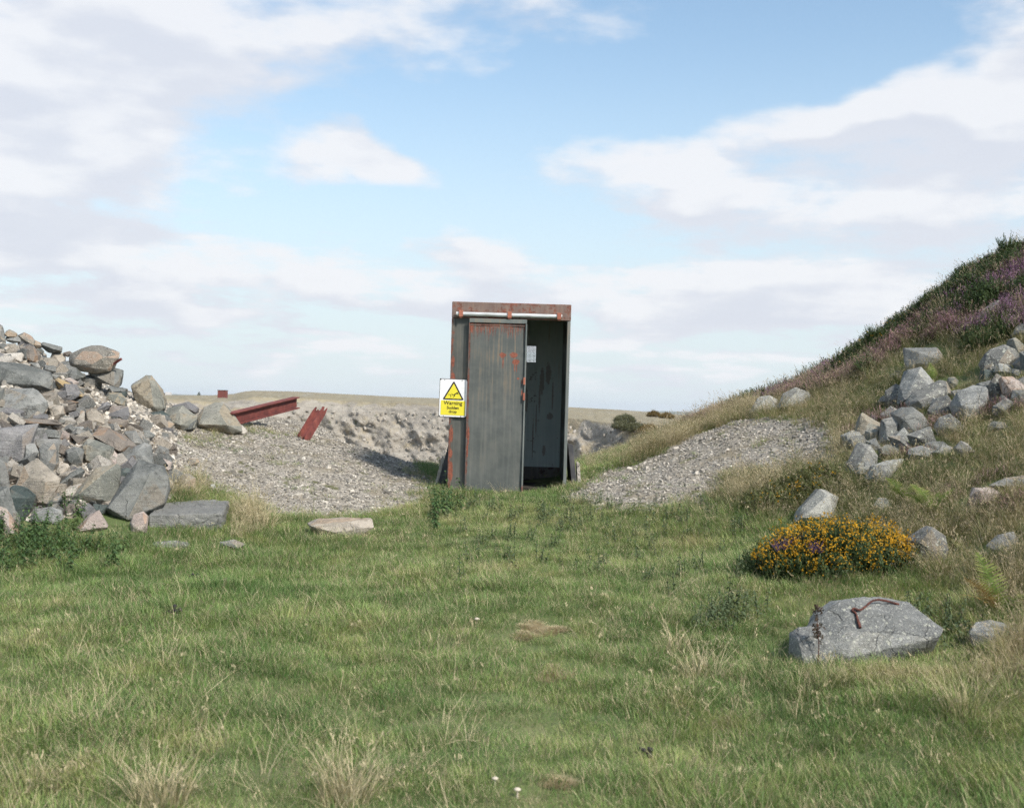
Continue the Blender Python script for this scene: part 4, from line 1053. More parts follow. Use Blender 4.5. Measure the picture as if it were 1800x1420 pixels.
# ------------------------------------------------------------------ red steel beams
M_RED, t = mat('red_oxide_steel')
v = t.new('ShaderNodeTexCoord').outputs['Object']
c = t.ramp(t.noise(v, 6, 8, .65), [(.3, (.075, .026, .023)), (.5, (.165, .046, .038)), (.7, (.235, .072, .054))])
c = t.mix(t.sm(t.noise(v, 40, 5), .55, .7, 0, .7), c, (.07, .03, .025))
t.put(t.b.inputs['Base Color'], c); t.b.inputs['Roughness'].default_value = .75; bump(t, t.noise(v, 50, 5), .3, .004)
def ibeam(name, p0, p1, upv, h, wf, tw, jag, label, seed):
    rnd = random.Random(seed)
    ax = (p1 - p0); L_ = ax.length; ax.normalize()
    side = ax.cross(upv).normalized(); up = side.cross(ax).normalized()
    root = tag(empty(name, p0), label, 'beam')
    def strip(nm, c0, da, db, th, lenj):
        n = 9
        bm = bmesh.new(); ring = []
        for k in (0, 1):
            row = []
            for i in range(n):
                u = i / (n - 1) - .5
                s_ = (lenj[0] if k == 0 else L_ - lenj[1]) + jag[k] * rnd.uniform(-1, 1) * (1 if k else 1)
                p = ax * s_ + c0 + da * u
                row.append((bm.verts.new(p - db * th / 2), bm.verts.new(p + db * th / 2)))
            ring.append(row)
        a, b = ring
        for i in range(n - 1):
            bm.faces.new((a[i][0], a[i + 1][0], b[i + 1][0], b[i][0])); bm.faces.new((a[i][1], b[i][1], b[i + 1][1], a[i + 1][1]))
            bm.faces.new((a[i][0], a[i][1], a[i + 1][1], a[i + 1][0])); bm.faces.new((b[i][0], b[i + 1][0], b[i + 1][1], b[i][1]))
        bm.faces.new((a[0][0], b[0][0], b[0][1], a[0][1])); bm.faces.new((a[-1][0], a[-1][1], b[-1][1], b[-1][0]))
        bmesh.ops.recalc_face_normals(bm, faces=bm.faces[:])
        link(nm, from_bm(bm, nm), M_RED, root)
    strip('web', Vector(), up * (h - tw * 2.1), side, tw, (0, 0))
    strip('flange', up * (h / 2), side * wf, up, tw * 1.2, (0, 0)); strip('flange', -up * (h / 2), side * wf, up, tw * 1.2, (0.0, 0))
    return root
ibeam('steel_beam', at(404, 737, 14.6), at(521, 707.5, 16.6), Vector((0, -.12, 1)), .145, .10, .012, (.012, .008), 'long red rusty steel beam slanting up out of the gravel', 1)
ibeam('steel_beam', hit(532, 772) + Vector((0, 0, .0)), at(563, 721, hit(532, 772).y + .45), Vector((.9, -.42, .12)), .125, .10, .012, (.05, .07), 'short torn red steel beam sticking up beside the long one', 2)
# rust-red steel end under the perched boulder's beak
bm = bmesh.new(); a, b = at(196, 640, 12.75), at(213, 631, 12.75)
tube(bm, [Vector((0, .05, 0)), b - a], .018, 4)
tag(link('steel_offcut', from_bm(bm, 'steel_offcut'), M_RED, None, a), 'small rusty red steel end jutting out under the perched speckled boulder', 'steel offcut')

# ------------------------------------------------------------------ far things on the quarry rim
def on_top(px, row, d): return at(px, row, d)
b0 = on_top(389.5, 695.5, 300)
k = 300 / F
red = tag(empty('container_hut', b0), 'small red steel container standing on the far quarry rim', 'container')
box_part('body', (-7.2 * k, 0, -.8), (7.2 * k, 2.2, 9.0 * k), M_RED, red, .02); box_part('roof', (-7.6 * k, -.08, 9.0 * k + .004), (7.6 * k, 2.3, 9.9 * k), M_BLK, red, .02)
box_part('door', (2 * k, -.05, -.3), (5.4 * k, -.004, 7.4 * k), paint_mat('dark_red_door', (.12, .035, .03), (.15, .05, .04), .1, .1), red, .01)
b0 = on_top(294, 694.2, 420); k = 420 / F
sh = tag(empty('stone_hut', b0), 'tiny pale block hut on the far skyline beside the tall pointed boulder', 'hut')
box_part('wall', (-4 * k, 0, -1), (5 * k, 2.0, 5 * k), flat_mat('pale_render', (.55, .53, .52)), sh, .02); box_part('door', (-5.6 * k, -.1, -1), (-4.05 * k, 1.0, 3.6 * k), M_BLK, sh, .02)
b0 = on_top(349, 695.2, 400); k = 400 / F
bm = bmesh.new()
for i, (wd, z0, z1) in enumerate(((2.6, -1, 2.2), (1.7, 2.2, 4.4), (.8, 4.4, 6.2))):
    bx(bm, (-wd * k, i * .1, z0 * k), (wd * k, 1 - i * .1, z1 * k - .002))
tag(link('cairn', from_bm(bm, 'cairn'), RM['dark'], None, b0), 'tiny dark stepped cairn on the far skyline left of the red container', 'cairn')

# bent iron bar on the boulder
M_IRON, t = mat('rusty_iron')
v = t.new('ShaderNodeTexCoord').outputs['Object']
t.put(t.b.inputs['Base Color'], t.ramp(t.noise(v, 60, 6), [(.35, (.045, .022, .018)), (.6, (.12, .042, .03)), (.75, (.21, .085, .055))])); t.b.inputs['Roughness'].default_value = .85
bump(t, t.noise(v, 150, 4), .5, .003)
pts = []
for px, row in ((1512, 1103), (1508, 1090), (1504, 1077), (1498, 1073), (1501, 1069), (1511, 1072), (1521, 1066), (1530, 1058), (1540, 1054), (1554, 1055), (1566, 1058), (1580, 1062)):
    d = ray(px, row).normalized()
    r_ = bar_bvh.ray_cast(CAM - base, d)
    p = (r_[0] + base - d * .012) if r_[0] else at(px, row, 6.52)
    pts.append(p)
for i in range(7, len(pts)):
    f = (i - 7) / 4; pts[i] = at(*((1530, 1058), (1540, 1054), (1554, 1055), (1566, 1058), (1580, 1062))[i - 7], pts[6].y + .02 + .05 * f)
sm_pts = []
for i in range(len(pts) - 1):
    a, b = pts[i], pts[i + 1]; p_ = pts[max(i - 1, 0)]; n_ = pts[min(i + 2, len(pts) - 1)]
    for k in range(4):
        u = k / 4; sm_pts.append(.5 * ((2 * a) + (b - p_) * u + (2 * p_ - 5 * a + 4 * b - n_) * u * u + (3 * a - p_ - 3 * b + n_) * u ** 3))
sm_pts.append(pts[-1])
bm = bmesh.new()
tube(bm, [p - base for p in sm_pts], [.006 if i > 4 else .0085 for i in range(len(sm_pts))], 8)
tag(link('iron_bar', from_bm(bm, 'iron_bar', 50), M_IRON, None, base), 'rusty bent iron bar lying over the granite boulder in the meadow', 'iron bar')

# ------------------------------------------------------------------ vegetation
def leaf_mat(name, build, trans=.3, rough=.6):
    M = bpy.data.materials.new(name); M.use_nodes = True
    t = NT(M.node_tree); t.n.clear()
    c = build(t)
    d = t.new('ShaderNodeBsdfPrincipled'); d.inputs['Roughness'].default_value = rough; d.inputs['Specular IOR Level'].default_value = .25
    t.put(d.inputs['Base Color'], c)
    tr = t.new('ShaderNodeBsdfTranslucent'); t.put(tr.inputs[0], c)
    mx = t.new('ShaderNodeMixShader'); mx.inputs[0].default_value = trans
    t.l.new(d.outputs[0], mx.inputs[1]); t.l.new(tr.outputs[0], mx.inputs[2])
    o = t.new('ShaderNodeOutputMaterial'); t.l.new(mx.outputs[0], o.inputs[0])
    return M
def blades(name, n, rad, l0, l1, wd, bend, seed, seg=3, seedhead=0.0, spread=.35, straw=.2, lean=0.0, flat=0.0):
    """one tuft of tapering, bending blades; attributes: rnd per blade (colour), tip 0..1 along the blade"""
    g = np.random.default_rng(seed)
    V = []; Fv = []; ls = []; lt = []; A = []; T = []
    def strip(P, Wd, dirw, r, t0=0.0):
        b = len(V)
        m_ = len(P)
        for i in range(m_):
            if i == m_ - 1 and Wd[i] < 1e-5: V.append(P[i]); A.append(r); T.append(1.0)
            else:
                V.append(P[i] - dirw * Wd[i]); V.append(P[i] + dirw * Wd[i]); A.extend([r, r]); T.extend([i / (m_ - 1)] * 2)
        for i in range(m_ - 1):
            a = b + 2 * i
            if i == m_ - 2 and Wd[-1] < 1e-5: f = [a, a + 1, a + 2]
            else: f = [a, a + 1, a + 3, a + 2]
            ls.append(len(Fv)); lt.append(len(f)); Fv.extend(f)
    for i in range(n):
        r0 = rad * math.sqrt(g.random()); th = g.random() * 6.283
        base = np.array([r0 * math.cos(th), r0 * math.sin(th), -.012])
        L_ = l0 + (l1 - l0) * g.random() ** 1.3
        ph = th + g.normal(0, .9) if r0 > .2 * rad else g.random() * 6.283
        out = spread * (r0 / max(rad, 1e-6)) + abs(g.normal(0, .14))
        if flat: out = flat + .3 * g.random()
        dirh = np.array([math.cos(ph), math.sin(ph), 0]); bn = bend * (.4 + g.random())
        P = []; p = base.copy(); ang = out
        for k in range(seg + 1):
            P.append(p.copy()); p = p + (dirh * math.sin(ang) + np.array([lean, 0, 0]) * .5 + np.array([0, 0, math.cos(ang)])) * (L_ / seg); ang += bn / seg
        w_ = wd * (.7 + .6 * g.random())
        wdv = np.array([-math.sin(ph), math.cos(ph), 0]); tw = g.random() * 1.2 - .6
        wdv = wdv * math.cos(tw) + dirh * math.sin(tw)
        isst = g.random() < straw
        r = .75 + .25 * g.random() if isst else .62 * g.random()
        strip(P, [w_ * (1 - .85 * (k / seg)) * .5 if k < seg else 0 for k in range(seg + 1)], wdv, r)
        if seedhead and g.random() < seedhead:
            e = P[-1]; dv = P[-1] - P[-2]; dv = dv / np.linalg.norm(dv)
            for q in range(5):
                pp = e - dv * .012 * q; o_ = np.array([g.normal(), g.normal(), .6 + g.random()]); o_ = o_ / np.linalg.norm(o_)
                strip([pp, pp + o_ * .012, pp + o_ * .02], [.001, .0024, 0], wdv, .95)
    return np_mesh(name, np.array(V), Fv, ls, lt, {'rnd': A, 'tip': T})

def grass_col(greens, straws, patch=.5):
    def f(t):
        pos = t.new('ShaderNodeNewGeometry').outputs['Position']
        r = attr(t, 'rnd'); tip = attr(t, 'tip')
        n1 = t.noise(pos, .55, 4, .55); n2 = t.noise(pos, 2.6, 4, .6)
        k = t.math('ADD', t.math('MULTIPLY', t.math('SUBTRACT', n1, .5), 2.1), t.math('MULTIPLY', t.math('SUBTRACT', n2, .5), 1.9))
        k = t.math('ADD', k, t.math('MULTIPLY', t.math('SUBTRACT', t.noise(pos, 13, 3, .6), .5), .9))
        k = t.math('ADD', k, t.math('MULTIPLY', r, .55))
        gcol = t.ramp(t.math('ADD', k, .22), [(.05, greens[0]), (.4, greens[1]), (.72, greens[2]), (1, greens[3])])
        gcol = t.mix(t.math('MULTIPLY', tip, .3), gcol, greens[3])
        st = t.mix(t.noise(pos, 9, 2), straws[0], straws[1])
        s = t.sm(t.math('ADD', r, t.math('MULTIPLY', t.math('SUBTRACT', n1, .5), patch)), .66, .76)
        return t.mix(s, gcol, st)
    return f
GREENS = [(.078, .175, .045), (.145, .258, .068), (.255, .335, .102), (.41, .40, .16)]
STRAWS = [(.40, .33, .19), (.55, .47, .30)]
M_TURF = leaf_mat('turf_grass', grass_col(GREENS, STRAWS, 1.0))
M_LONG = leaf_mat('long_grass', grass_col([(.090, .145, .040), (.150, .205, .062), (.245, .265, .095), (.35, .315, .145)], STRAWS, .9))
M_STRAW = leaf_mat('straw_grass', grass_col([(.17, .16, .07), (.26, .235, .11), (.35, .29, .155), (.43, .36, .20)], [(.46, .38, .22), (.60, .51, .34)], .5))
def var(fn, mt, n):
    out = []
    for i in range(n):
        me = fn(i); me.materials.append(mt); out.append(me)
    return out
turf_wide = var(lambda i: blades('turf_patch', 165, .16, .025, .070 + .012 * i, .0029, 1.3, 30 + i, 3, 0, .45, .27), M_TURF, 5)
turf = var(lambda i: blades('turf_tuft', 52, .085, .025, .068 + .010 * i, .0029, 1.3, 40 + i, 3, 0, .65, .20), M_TURF, 6)
mid = var(lambda i: blades('mid_tuft', 40, .07, .07, .17, .0032, 1.1, 60 + i, 4, .05, .45, .22), M_LONG, 5)
M_BANK = leaf_mat('bank_grass', grass_col([(.085, .115, .040), (.145, .165, .058), (.235, .215, .088), (.32, .26, .125)], [(.36, .28, .165), (.52, .43, .29)], .9))
tall = var(lambda i: blades('tall_tuft', 46, .07, .16, .36, .0031, 1.1, 80 + i, 5, .25, .4, .38), M_BANK, 5)
straw = var(lambda i: blades('straw_tuft', 38, .06, .16, .42, .0034, .75, 100 + i, 5, .5, .35, .55), M_STRAW, 5)
strand = var(lambda i: blades('straw_strand', 7, .07, .06, .30, .0024, 1.0, 120 + i, 5, .07, .7, 1.0), M_STRAW, 6)
lay = var(lambda i: blades('dry_thatch', 30, .09, .02, .075, .0030, .0, 140 + i, 3, 0, 1.5, 1.0, flat=1.15), M_STRAW, 4)

def plane_z(y): return .0663 * (y - 4.5)
def free(x, y, gr=True):
    k = ~soft(Z_PILE, x, y, .08) & (y < np.interp(x, EDGE[:, 0], EDGE[:, 1]) + .2)
    if gr: k &= NR.random(len(x)) > gravelly(x, y) * 1.15
    if True:
        for ob in ROCKS + [ringrock]:
            dx, dy, dz_ = ob.dimensions
            if max(dx, dz_) < .12 or dx > 3: continue
            k &= ~((np.abs(x - ob.location.x) < .52 * dx) & (y > ob.location.y - (.45 if ob is not ringrock else .1) * dy - .04) & (y < ob.location.y + .3))
    inhut = (np.abs(x - HB.x) < .66) & (y > 13.19) & (y < 14.92)
    return k & ~inhut
BARE = [tuple(hit(px, r))[:2] + (w_, d_) for px, r, w_, d_ in ((945, 1112, .12, .15), (975, 1190, .075, .10), (985, 1378, .045, .05))]
PATH = np.array([tuple(hit(px, r))[:2] for px, r in ((985, 1415), (985, 1378), (975, 1190), (948, 1112), (955, 1000), (955, 905), (950, 880))])
def trod(x, y):
    """1 on the faint line walked up to the hut"""
    cx = np.interp(y, PATH[:, 1], PATH[:, 0]) + .25 * fbm(y * .8, y * 0, 2, 17)
    return np.exp(-((x - cx) / .33) ** 2) * (y < 13.2)
def bare(x, y):
    k = np.zeros(x.shape)
    for bx_, by_, w_, d_ in BARE: k = np.maximum(k, np.exp(-(((x - bx_) / w_) ** 2 + ((y - by_) / d_) ** 2)))
    return k + .8 * fbm(x * 7, y * 7, 3, 88)

x, y = cand(78000, -8.5, 9.5, 3.0, 18.3, 1.2, 1.0)
keep = free(x, y) & (bare(x, y) < .45) & (NR.random(len(x)) < np.clip(1.25 - (y - 4) * .02, .6, 1))
bank = H0(x, y) - plane_z(y)
keep &= (bank < .75) | (NR.random(len(x)) < .5)
onbank = (bank > .22) | (y > 12.2)
dry = onbank & (bank > .25) & (x > 1)
kb = keep & dry
turf_bank = var(lambda i: blades('bank_tuft', 46, .085, .03, .10, .0029, 1.2, 50 + i, 3, 0, .6, .34), M_BANK, 4)
place('bank_sward', turf_bank, x[kb], y[kb], .7, 1.5, .12, 'short brownish grass of the right bank', 'grass')
kb = keep & onbank & ~dry
place('bank_turf', turf, x[kb], y[kb], .65, 1.35, .12, 'short green grass round the steel hut and gravel', 'grass', scale_mul=(.75 + .9 * np.clip(fbm(x[kb] * 1.1, y[kb] * 1.1, 3, 12) + .45, 0, 1)))
keep &= ~onbank & (NR.random(len(x)) < .5)
place('grass', turf_wide, x[keep], y[keep], .75, 1.2, .06, 'short green meadow grass covering the ground up to the steel hut', 'grass', scale_mul=(.65 + .85 * np.clip(fbm(x[keep] * 1.1, y[keep] * 1.1, 3, 12) + .45, 0, 1)) * (1 - .2 * trod(x[keep], y[keep])))
# rougher, taller patches of the meadow
x, y = cand(15000, -8.5, 9.5, 3.0, 18, 1.2)
bank = H0(x, y) - plane_z(y)
f1 = fbm(x * .8, y * .8, 3, 21)
keep = free(x, y) & (trod(x, y) < .6) & (bare(x, y) < .35) & (((f1 > .10) & (NR.random(len(x)) < .55)) | ((y < 5.3) & (f1 > -.02) & (NR.random(len(x)) < .4)) | ((bank > .10) & (x > 1.2) & (NR.random(len(x)) < .9)) | ((y > 10.2) & (f1 > -.06) & (NR.random(len(x)) < .45)) | ((y > 12.3) & (y < 13.2) & (np.abs(x) < 1.3) & (NR.random(len(x)) < .8)))
place('rough_grass', mid, x[keep], y[keep], .6, 1.2, .2, 'longer rough grass growing in patches through the meadow', 'grass')
# tall grass of the right bank
x, y = cand(15000, .8, 9.5, 4.5, 17.5, 1.2)
bank = H0(x, y) - plane_z(y)
keep = free(x, y) & (bank > .16 + .2 * fbm(x * 1.5, y * 1.5, 2, 33)) & (NR.random(len(x)) < .62)
place('bank_grass', tall, x[keep], y[keep], .55, 1.1, .2, 'tall seeding grass covering the right bank', 'grass', lean=(0, .12))
# single straw-coloured stems through the meadow
x, y = cand(21000, -8, 8.5, 3.0, 14, 1.0)
f2 = fbm(x * .7 + 9, y * .7, 3, 25)
keep = free(x, y) & (trod(x, y) < .5) & (NR.random(len(x)) < np.clip(.18 + 1.7 * f2 + .55 * np.clip((7.2 - y) / 2, 0, 1) * np.clip(1.2 - x, 0, 1), .05, .95))
place('straw_stems', strand, x[keep], y[keep], .6, 1.25, .3, 'thin straw-coloured grass stems standing through the meadow', 'grass')
# bleached tussocks and edge grass
Z_ST = [zone(z) for z in ([(1085, 805), (1240, 742), (1262, 738), (1215, 772), (1140, 800), (1050, 820)], [(300, 868), (312, 838), (350, 836), (365, 862), (340, 880)], [(405, 935), (420, 885), (455, 890), (470, 930), (430, 950)],
                           [(1270, 890), (1300, 840), (1400, 855), (1390, 890)], [(1480, 840), (1470, 770), (1498, 770), (1500, 830)])]
x, y = cand(22000, -5, 6, 9.5, 18.6)
keep = np.zeros(len(x), bool)
for z_ in Z_ST: keep |= soft(z_, x, y, .12)
keep |= (x > 1.0) & (x < 3.2) & (y > 15.3) & (fbm(x * 1.5, y * 1.5, 2, 44) > -.12) & ~soft(Z_GR, x, y, .1, 3)
keep &= (NR.random(len(x)) < .55) & (y < np.interp(x, EDGE[:, 0], EDGE[:, 1]) + .3)
place('straw_grass', straw, x[keep], y[keep], .45, .95, .18, 'bleached straw-coloured grass along the quarry edge and by the rocks', 'grass', scale_mul=np.where((y[keep] > 15) & (x[keep] < 2.6), .5, 1.0))
# sparse tufts on the gravel
x, y = cand(5000, -5, 6, 10.5, 17.5)
keep = (inside(Z_GL, x, y) | inside(Z_GR, x, y)) & ((fbm(x * 2.1, y * 2.1, 3, 52) > .10) | (NR.random(len(x)) < .05)) & (NR.random(len(x)) < .7)
place('gravel_tufts', turf + mid[:1], x[keep], y[keep], .4, .95, .2, 'small grass tufts sprouting from the gravel', 'grass')
# flattened dry thatch on the worn patches
bx_, by_ = [], []
for a, b, w_, d_ in BARE:
    n = int(1900 * w_ * d_ / .02)
    ang = NR.random(n) * 6.283; rad_ = np.sqrt(NR.random(n)) * (.75 + .5 * np.sin(ang * 3 + a * 9) + .4 * np.sin(ang * 5 + b * 7))
    bx_.append(a + w_ * rad_ * np.cos(ang)); by_.append(b + d_ * rad_ * np.sin(ang))
x = np.concatenate(bx_); y = np.concatenate(by_)
place('dry_thatch', lay, x, y, .3, .62, .1, 'flattened dry straw on worn spots of the meadow', 'dry grass', dz=.012)

# grass pressed against the feet of the bank rocks
fx, fy = [], []
gf = random.Random(77)
for poly in FEET + [RB_POLY] * 4:
    xs_ = [q[0] for q in poly]; yb = max(q[1] for q in poly); hh_ = yb - min(q[1] for q in poly)
    rb_ = poly is RB_POLY
    for i in range(int(4 + (max(xs_) - min(xs_)) / 5)):
        q = hit(gf.uniform(min(xs_), max(xs_)), yb + (gf.uniform(4, 30) if rb_ else gf.uniform(-.04 * hh_, 10)))
        fx.append(q.x); fy.append(q.y - .03)
place('foot_grass', mid, np.array(fx), np.array(fy), .5, .95, .2, 'grass growing tight against the rocks of the right bank', 'grass')

# ragged fringe of tufts where turf meets gravel
ex, ey = [], []
for zz_ in (Z_GL, Z_GR):
    for i in range(len(zz_)):
        a_, b_ = zz_[i], zz_[(i + 1) % len(zz_)]
        n_ = int(np.hypot(*(b_ - a_)) * 34) + 2
        u_ = NR.random(n_)[:, None]; q = a_ + (b_ - a_) * u_ + NR.normal(0, .16, (n_, 2))
        ex.append(q[:, 0]); ey.append(q[:, 1])
ex = np.concatenate(ex); ey = np.concatenate(ey)
k = (fbm(ex * 1.8, ey * 1.8, 3, 47) > -.08) & ~inside(Z_PILE, ex, ey) & ~((np.abs(ex - HB.x) < .66) & (ey > 13.1)) & (ey < 15.5)
place('fringe_grass', mid + turf[:2], ex[k], ey[k], .45, 1.0, .2, 'ragged grass tufts creeping over the edges of the gravel', 'grass')

# large single tussocks in the foreground
def tussock(px, row, l0, l1, n, label, seed, mt, st=.7, sc=1.0):
    p = hit(px, row)
    me = blades('grass_tussock', n, .10 * sc, l0, l1, .0036, .85, seed, 6, .15, .55, st); me.materials.append(mt)
    o = link('grass_tussock', me, None, None, p); o.rotation_euler = (0, 0, seed)
    return tag(o, label, 'tussock', 'bleached grass tussocks in the meadow')
tussock(610, 1405, .15, .36, 210, 'bleached grass tussock at the bottom edge, left of centre', 3, M_STRAW)
tussock(285, 1412, .14, .32, 200, 'bleached grass tussock at the bottom edge near the left corner', 4, M_STRAW)
tussock(60, 1390, .10, .26, 170, 'bleached grass tussock in the bottom left corner', 9, M_LONG, .5)
tussock(1235, 1195, .14, .34, 170, 'bleached grass tussock left of the boulder with the iron bar', 5, M_STRAW)
tussock(1190, 1150, .14, .30, 120, 'small bleached tussock behind the larger one beside the boulder', 6, M_STRAW)
tussock(1700, 1260, .16, .38, 220, 'green-and-straw tussock in the lower right, below the low rock', 7, M_LONG, .45)
tussock(1420, 1230, .12, .30, 200, 'lush green tussock in front of the boulder with the iron bar', 8, M_LONG, .15)
tussock(1665, 560, .25, .55, 140, 'tall bleached grass tuft high among the heather', 12, M_STRAW, .8, 1.2)

# ---------------- heather, gorse
def sprig(name, n_stem, rad, l0, l1, leaf, per, seed, spread=.5, head=.55, wd=.0022):
    """cushion of upright sprays: short leaflets all along, rnd>.6 marks flowering tips"""
    g = np.random.default_rng(seed)
    V = []; Fv = []; ls = []; lt = []; A = []; T = []
    def tri(a, b, c, r, tp):
        i = len(V); V.extend([a, b, c]); A.extend([r] * 3); T.extend([tp] * 3); ls.append(len(Fv)); lt.append(3); Fv.extend([i, i + 1, i + 2])
    for s_ in range(n_stem):
        r0 = rad * math.sqrt(g.random()); th = g.random() * 6.283
        b = np.array([r0 * math.cos(th), r0 * math.sin(th), -.02]); L_ = (l0 + (l1 - l0) * g.random()) * (1 - .35 * (r0 / rad) ** 2)
        d = np.array([math.cos(th) * spread * r0 / rad + g.normal(0, .18), math.sin(th) * spread * r0 / rad + g.normal(0, .18), 1.0]); d /= np.linalg.norm(d)
        side = np.cross(d, [.3, .8, .1]); side /= np.linalg.norm(side); s2 = np.cross(d, side)
        e = b + d * L_
        tri(b - side * wd, b + side * wd, e, .02, .2)
        fl = g.random()
        for k in range(per):
            u = .25 + .75 * (k + g.random()) / per
            p = b + d * (L_ * u); a = g.random() * 6.283
            o_ = side * math.cos(a) + s2 * math.sin(a)
            q = p + (o_ * .8 + d * (.35 + .4 * g.random())) * leaf * (.6 + .7 * g.random())
            w_ = np.cross(o_, d) * leaf * .24
            r = (.62 + .38 * g.random()) if (u > head and fl < .75) else .5 * g.random()
            tri(p - w_, p + w_, q, r, u)
    return np_mesh(name, np.array(V), Fv, ls, lt, {'rnd': A, 'tip': T})
def heath_col(leafc, flower, thr=.6):
    def f(t):
        pos = t.new('ShaderNodeNewGeometry').outputs['Position']
        r = attr(t, 'rnd'); n1 = t.noise(pos, 1.1, 3)
        lf = t.mix(t.math('ADD', r, t.math('SUBTRACT', n1, .4), clamp=True), leafc[0], leafc[1])
        fl = t.mix(t.sm(t.noise(pos, 2.0, 3), .4, .62), flower[0], flower[1])
        return t.mix(t.sm(r, thr, thr + .02), lf, fl)
    return f
M_HEA = leaf_mat('heather_leaf', heath_col([(.060, .072, .032), (.13, .12, .055)], [(.29, .145, .25), (.39, .23, .31)]), .2)
M_HEB = leaf_mat('faded_heather_leaf', heath_col([(.095, .10, .042), (.19, .16, .08)], [(.36, .20, .215), (.46, .30, .28)]), .2)
M_GOR = leaf_mat('gorse_leaf', heath_col([(.040, .068, .024), (.098, .132, .042)], [(.06, .09, .03), (.12, .15, .05)]), .15)
hea = var(lambda i: sprig('heather_cushion', 60, .11, .10, .22, .013, 18, 200 + i), M_HEA, 4)
heb = var(lambda i: sprig('faded_heather_cushion', 55, .11, .10, .24, .013, 16, 220 + i), M_HEB, 4)
gor = var(lambda i: sprig('gorse_cushion', 42, .10, .12, .26, .022, 22, 240 + i, .6, 2.0), M_GOR, 3)
Z_HEATH = zone([(1245, 742), (1340, 712), (1450, 690), (1545, 648), (1590, 608), (1700, 600), (1850, 560)])
Z_HEATH = np.vstack([Z_HEATH, [(9.5, 14.5), (9.5, 18.6), (5.2, 18.6), (3.4, 18.2), (2.4, 17.2)]])
x, y = cand(30000, 2.0, 9.5, 12, 18.2, 1.0)
inz = soft(Z_HEATH, x, y, .15, 9)
f3 = fbm(x * 1.1, y * 1.1, 3, 61); f4 = fbm(x * .9 + 30, y * .9, 3, 63)
low_ = H0(x, y) < 1.95
kp = inz & (NR.random(len(x)) < .42)
f5 = fbm(x * 2.6 + 11, y * 2.6, 3, 67)
a = kp & (f3 + .8 * f5 > .0) & ~(low_ & (f4 > -.1)); b = kp & ~a & (f4 + 1.1 * f5 > -.17)
gk = kp & ~a & ~b
place('heather', hea, x[a], y[a], .7, 1.25, .2, 'purple flowering heather on the crest of the right hill', 'heather')
place('faded_heather', heb, x[b], y[b], .6, 1.15, .2, 'faded pink-brown heather on the right hillside', 'heather')
place('hill_gorse', gor, x[gk], y[gk], .8, 1.3, .25, 'low dark gorse growing through the heather on the right hill', 'gorse')
# scattered heather lower on the bank
x, y = cand(2500, 3, 9, 7, 13, 1.0)
k = (H0(x, y) - plane_z(y) > .5) & (fbm(x * 1.4, y * 1.4, 2, 71) > .16) & ~inside(Z_GR, x, y)
place('bank_heather', heb, x[k], y[k], .5, .9, .25, 'small faded heather patches in the grass of the right bank', 'heather')

# gorse bushes as plants of their own
M_YFL = leaf_mat('gorse_flower', lambda t: t.mix(t.noise(t.new('ShaderNodeNewGeometry').outputs['Position'], 30, 2), (.50, .25, .015), (.66, .39, .025)), .25)
M_PFL = leaf_mat('bell_heather_flower', lambda t: t.mix(attr(t, 'rnd'), (.13, .075, .14), (.26, .15, .27)), .2)
def merge(name, parts, attrs=('rnd', 'tip')):
    """parts: (mesh, matrix) copies joined into one plant mesh"""
    Vs, Fs, LS, LT, AT = [], [], [], [], {a: [] for a in attrs}
    vo = lo = 0
    for me, M4 in parts:
        n = len(me.vertices); co = np.empty(n * 3, np.float32); me.vertices.foreach_get('co', co); co = co.reshape(-1, 3)
        m3 = np.array(M4)[:3]; Vs.append(co @ m3[:, :3].T + m3[:, 3])
        li = np.empty(len(me.loops), np.int32); me.loops.foreach_get('vertex_index', li); Fs.append(li + vo)
        a = np.empty(len(me.polygons), np.int32); me.polygons.foreach_get('loop_start', a); LS.append(a + lo)
        b = np.empty(len(me.polygons), np.int32); me.polygons.foreach_get('loop_total', b); LT.append(b)
        for k in attrs:
            q = np.zeros(n, np.float32)
            if k in me.attributes: me.attributes[k].data.foreach_get('value', q)
            AT[k].append(q)
        vo += n; lo += len(li)
    return np_mesh(name, np.concatenate(Vs), np.concatenate(Fs), np.concatenate(LS), np.concatenate(LT), {k: np.concatenate(v) for k, v in AT.items()})
def flower_mesh(seed, s=.011):
    g = np.random.default_rng(seed); V = []; Fv = []; ls = []; lt = []
    for k in range(5):
        a = g.random() * 6.28; e = g.random() * 1.3 - .1
        d = np.array([math.cos(a) * math.cos(e), math.sin(a) * math.cos(e), math.sin(e)]); w_ = np.cross(d, [.2, .3, .9]); w_ /= np.linalg.norm(w_)
        i = len(V); V.extend([np.zeros(3), d * s * .6 - w_ * s * .4, d * s, d * s * .6 + w_ * s * .4]); ls.append(len(Fv)); lt.append(4); Fv.extend([i, i + 1, i + 2, i + 3])
    return np_mesh('blossom', np.array(V), Fv, ls, lt, {'rnd': g.random(len(V)), 'tip': np.ones(len(V))})
FLW = [flower_mesh(i) for i in range(5)]
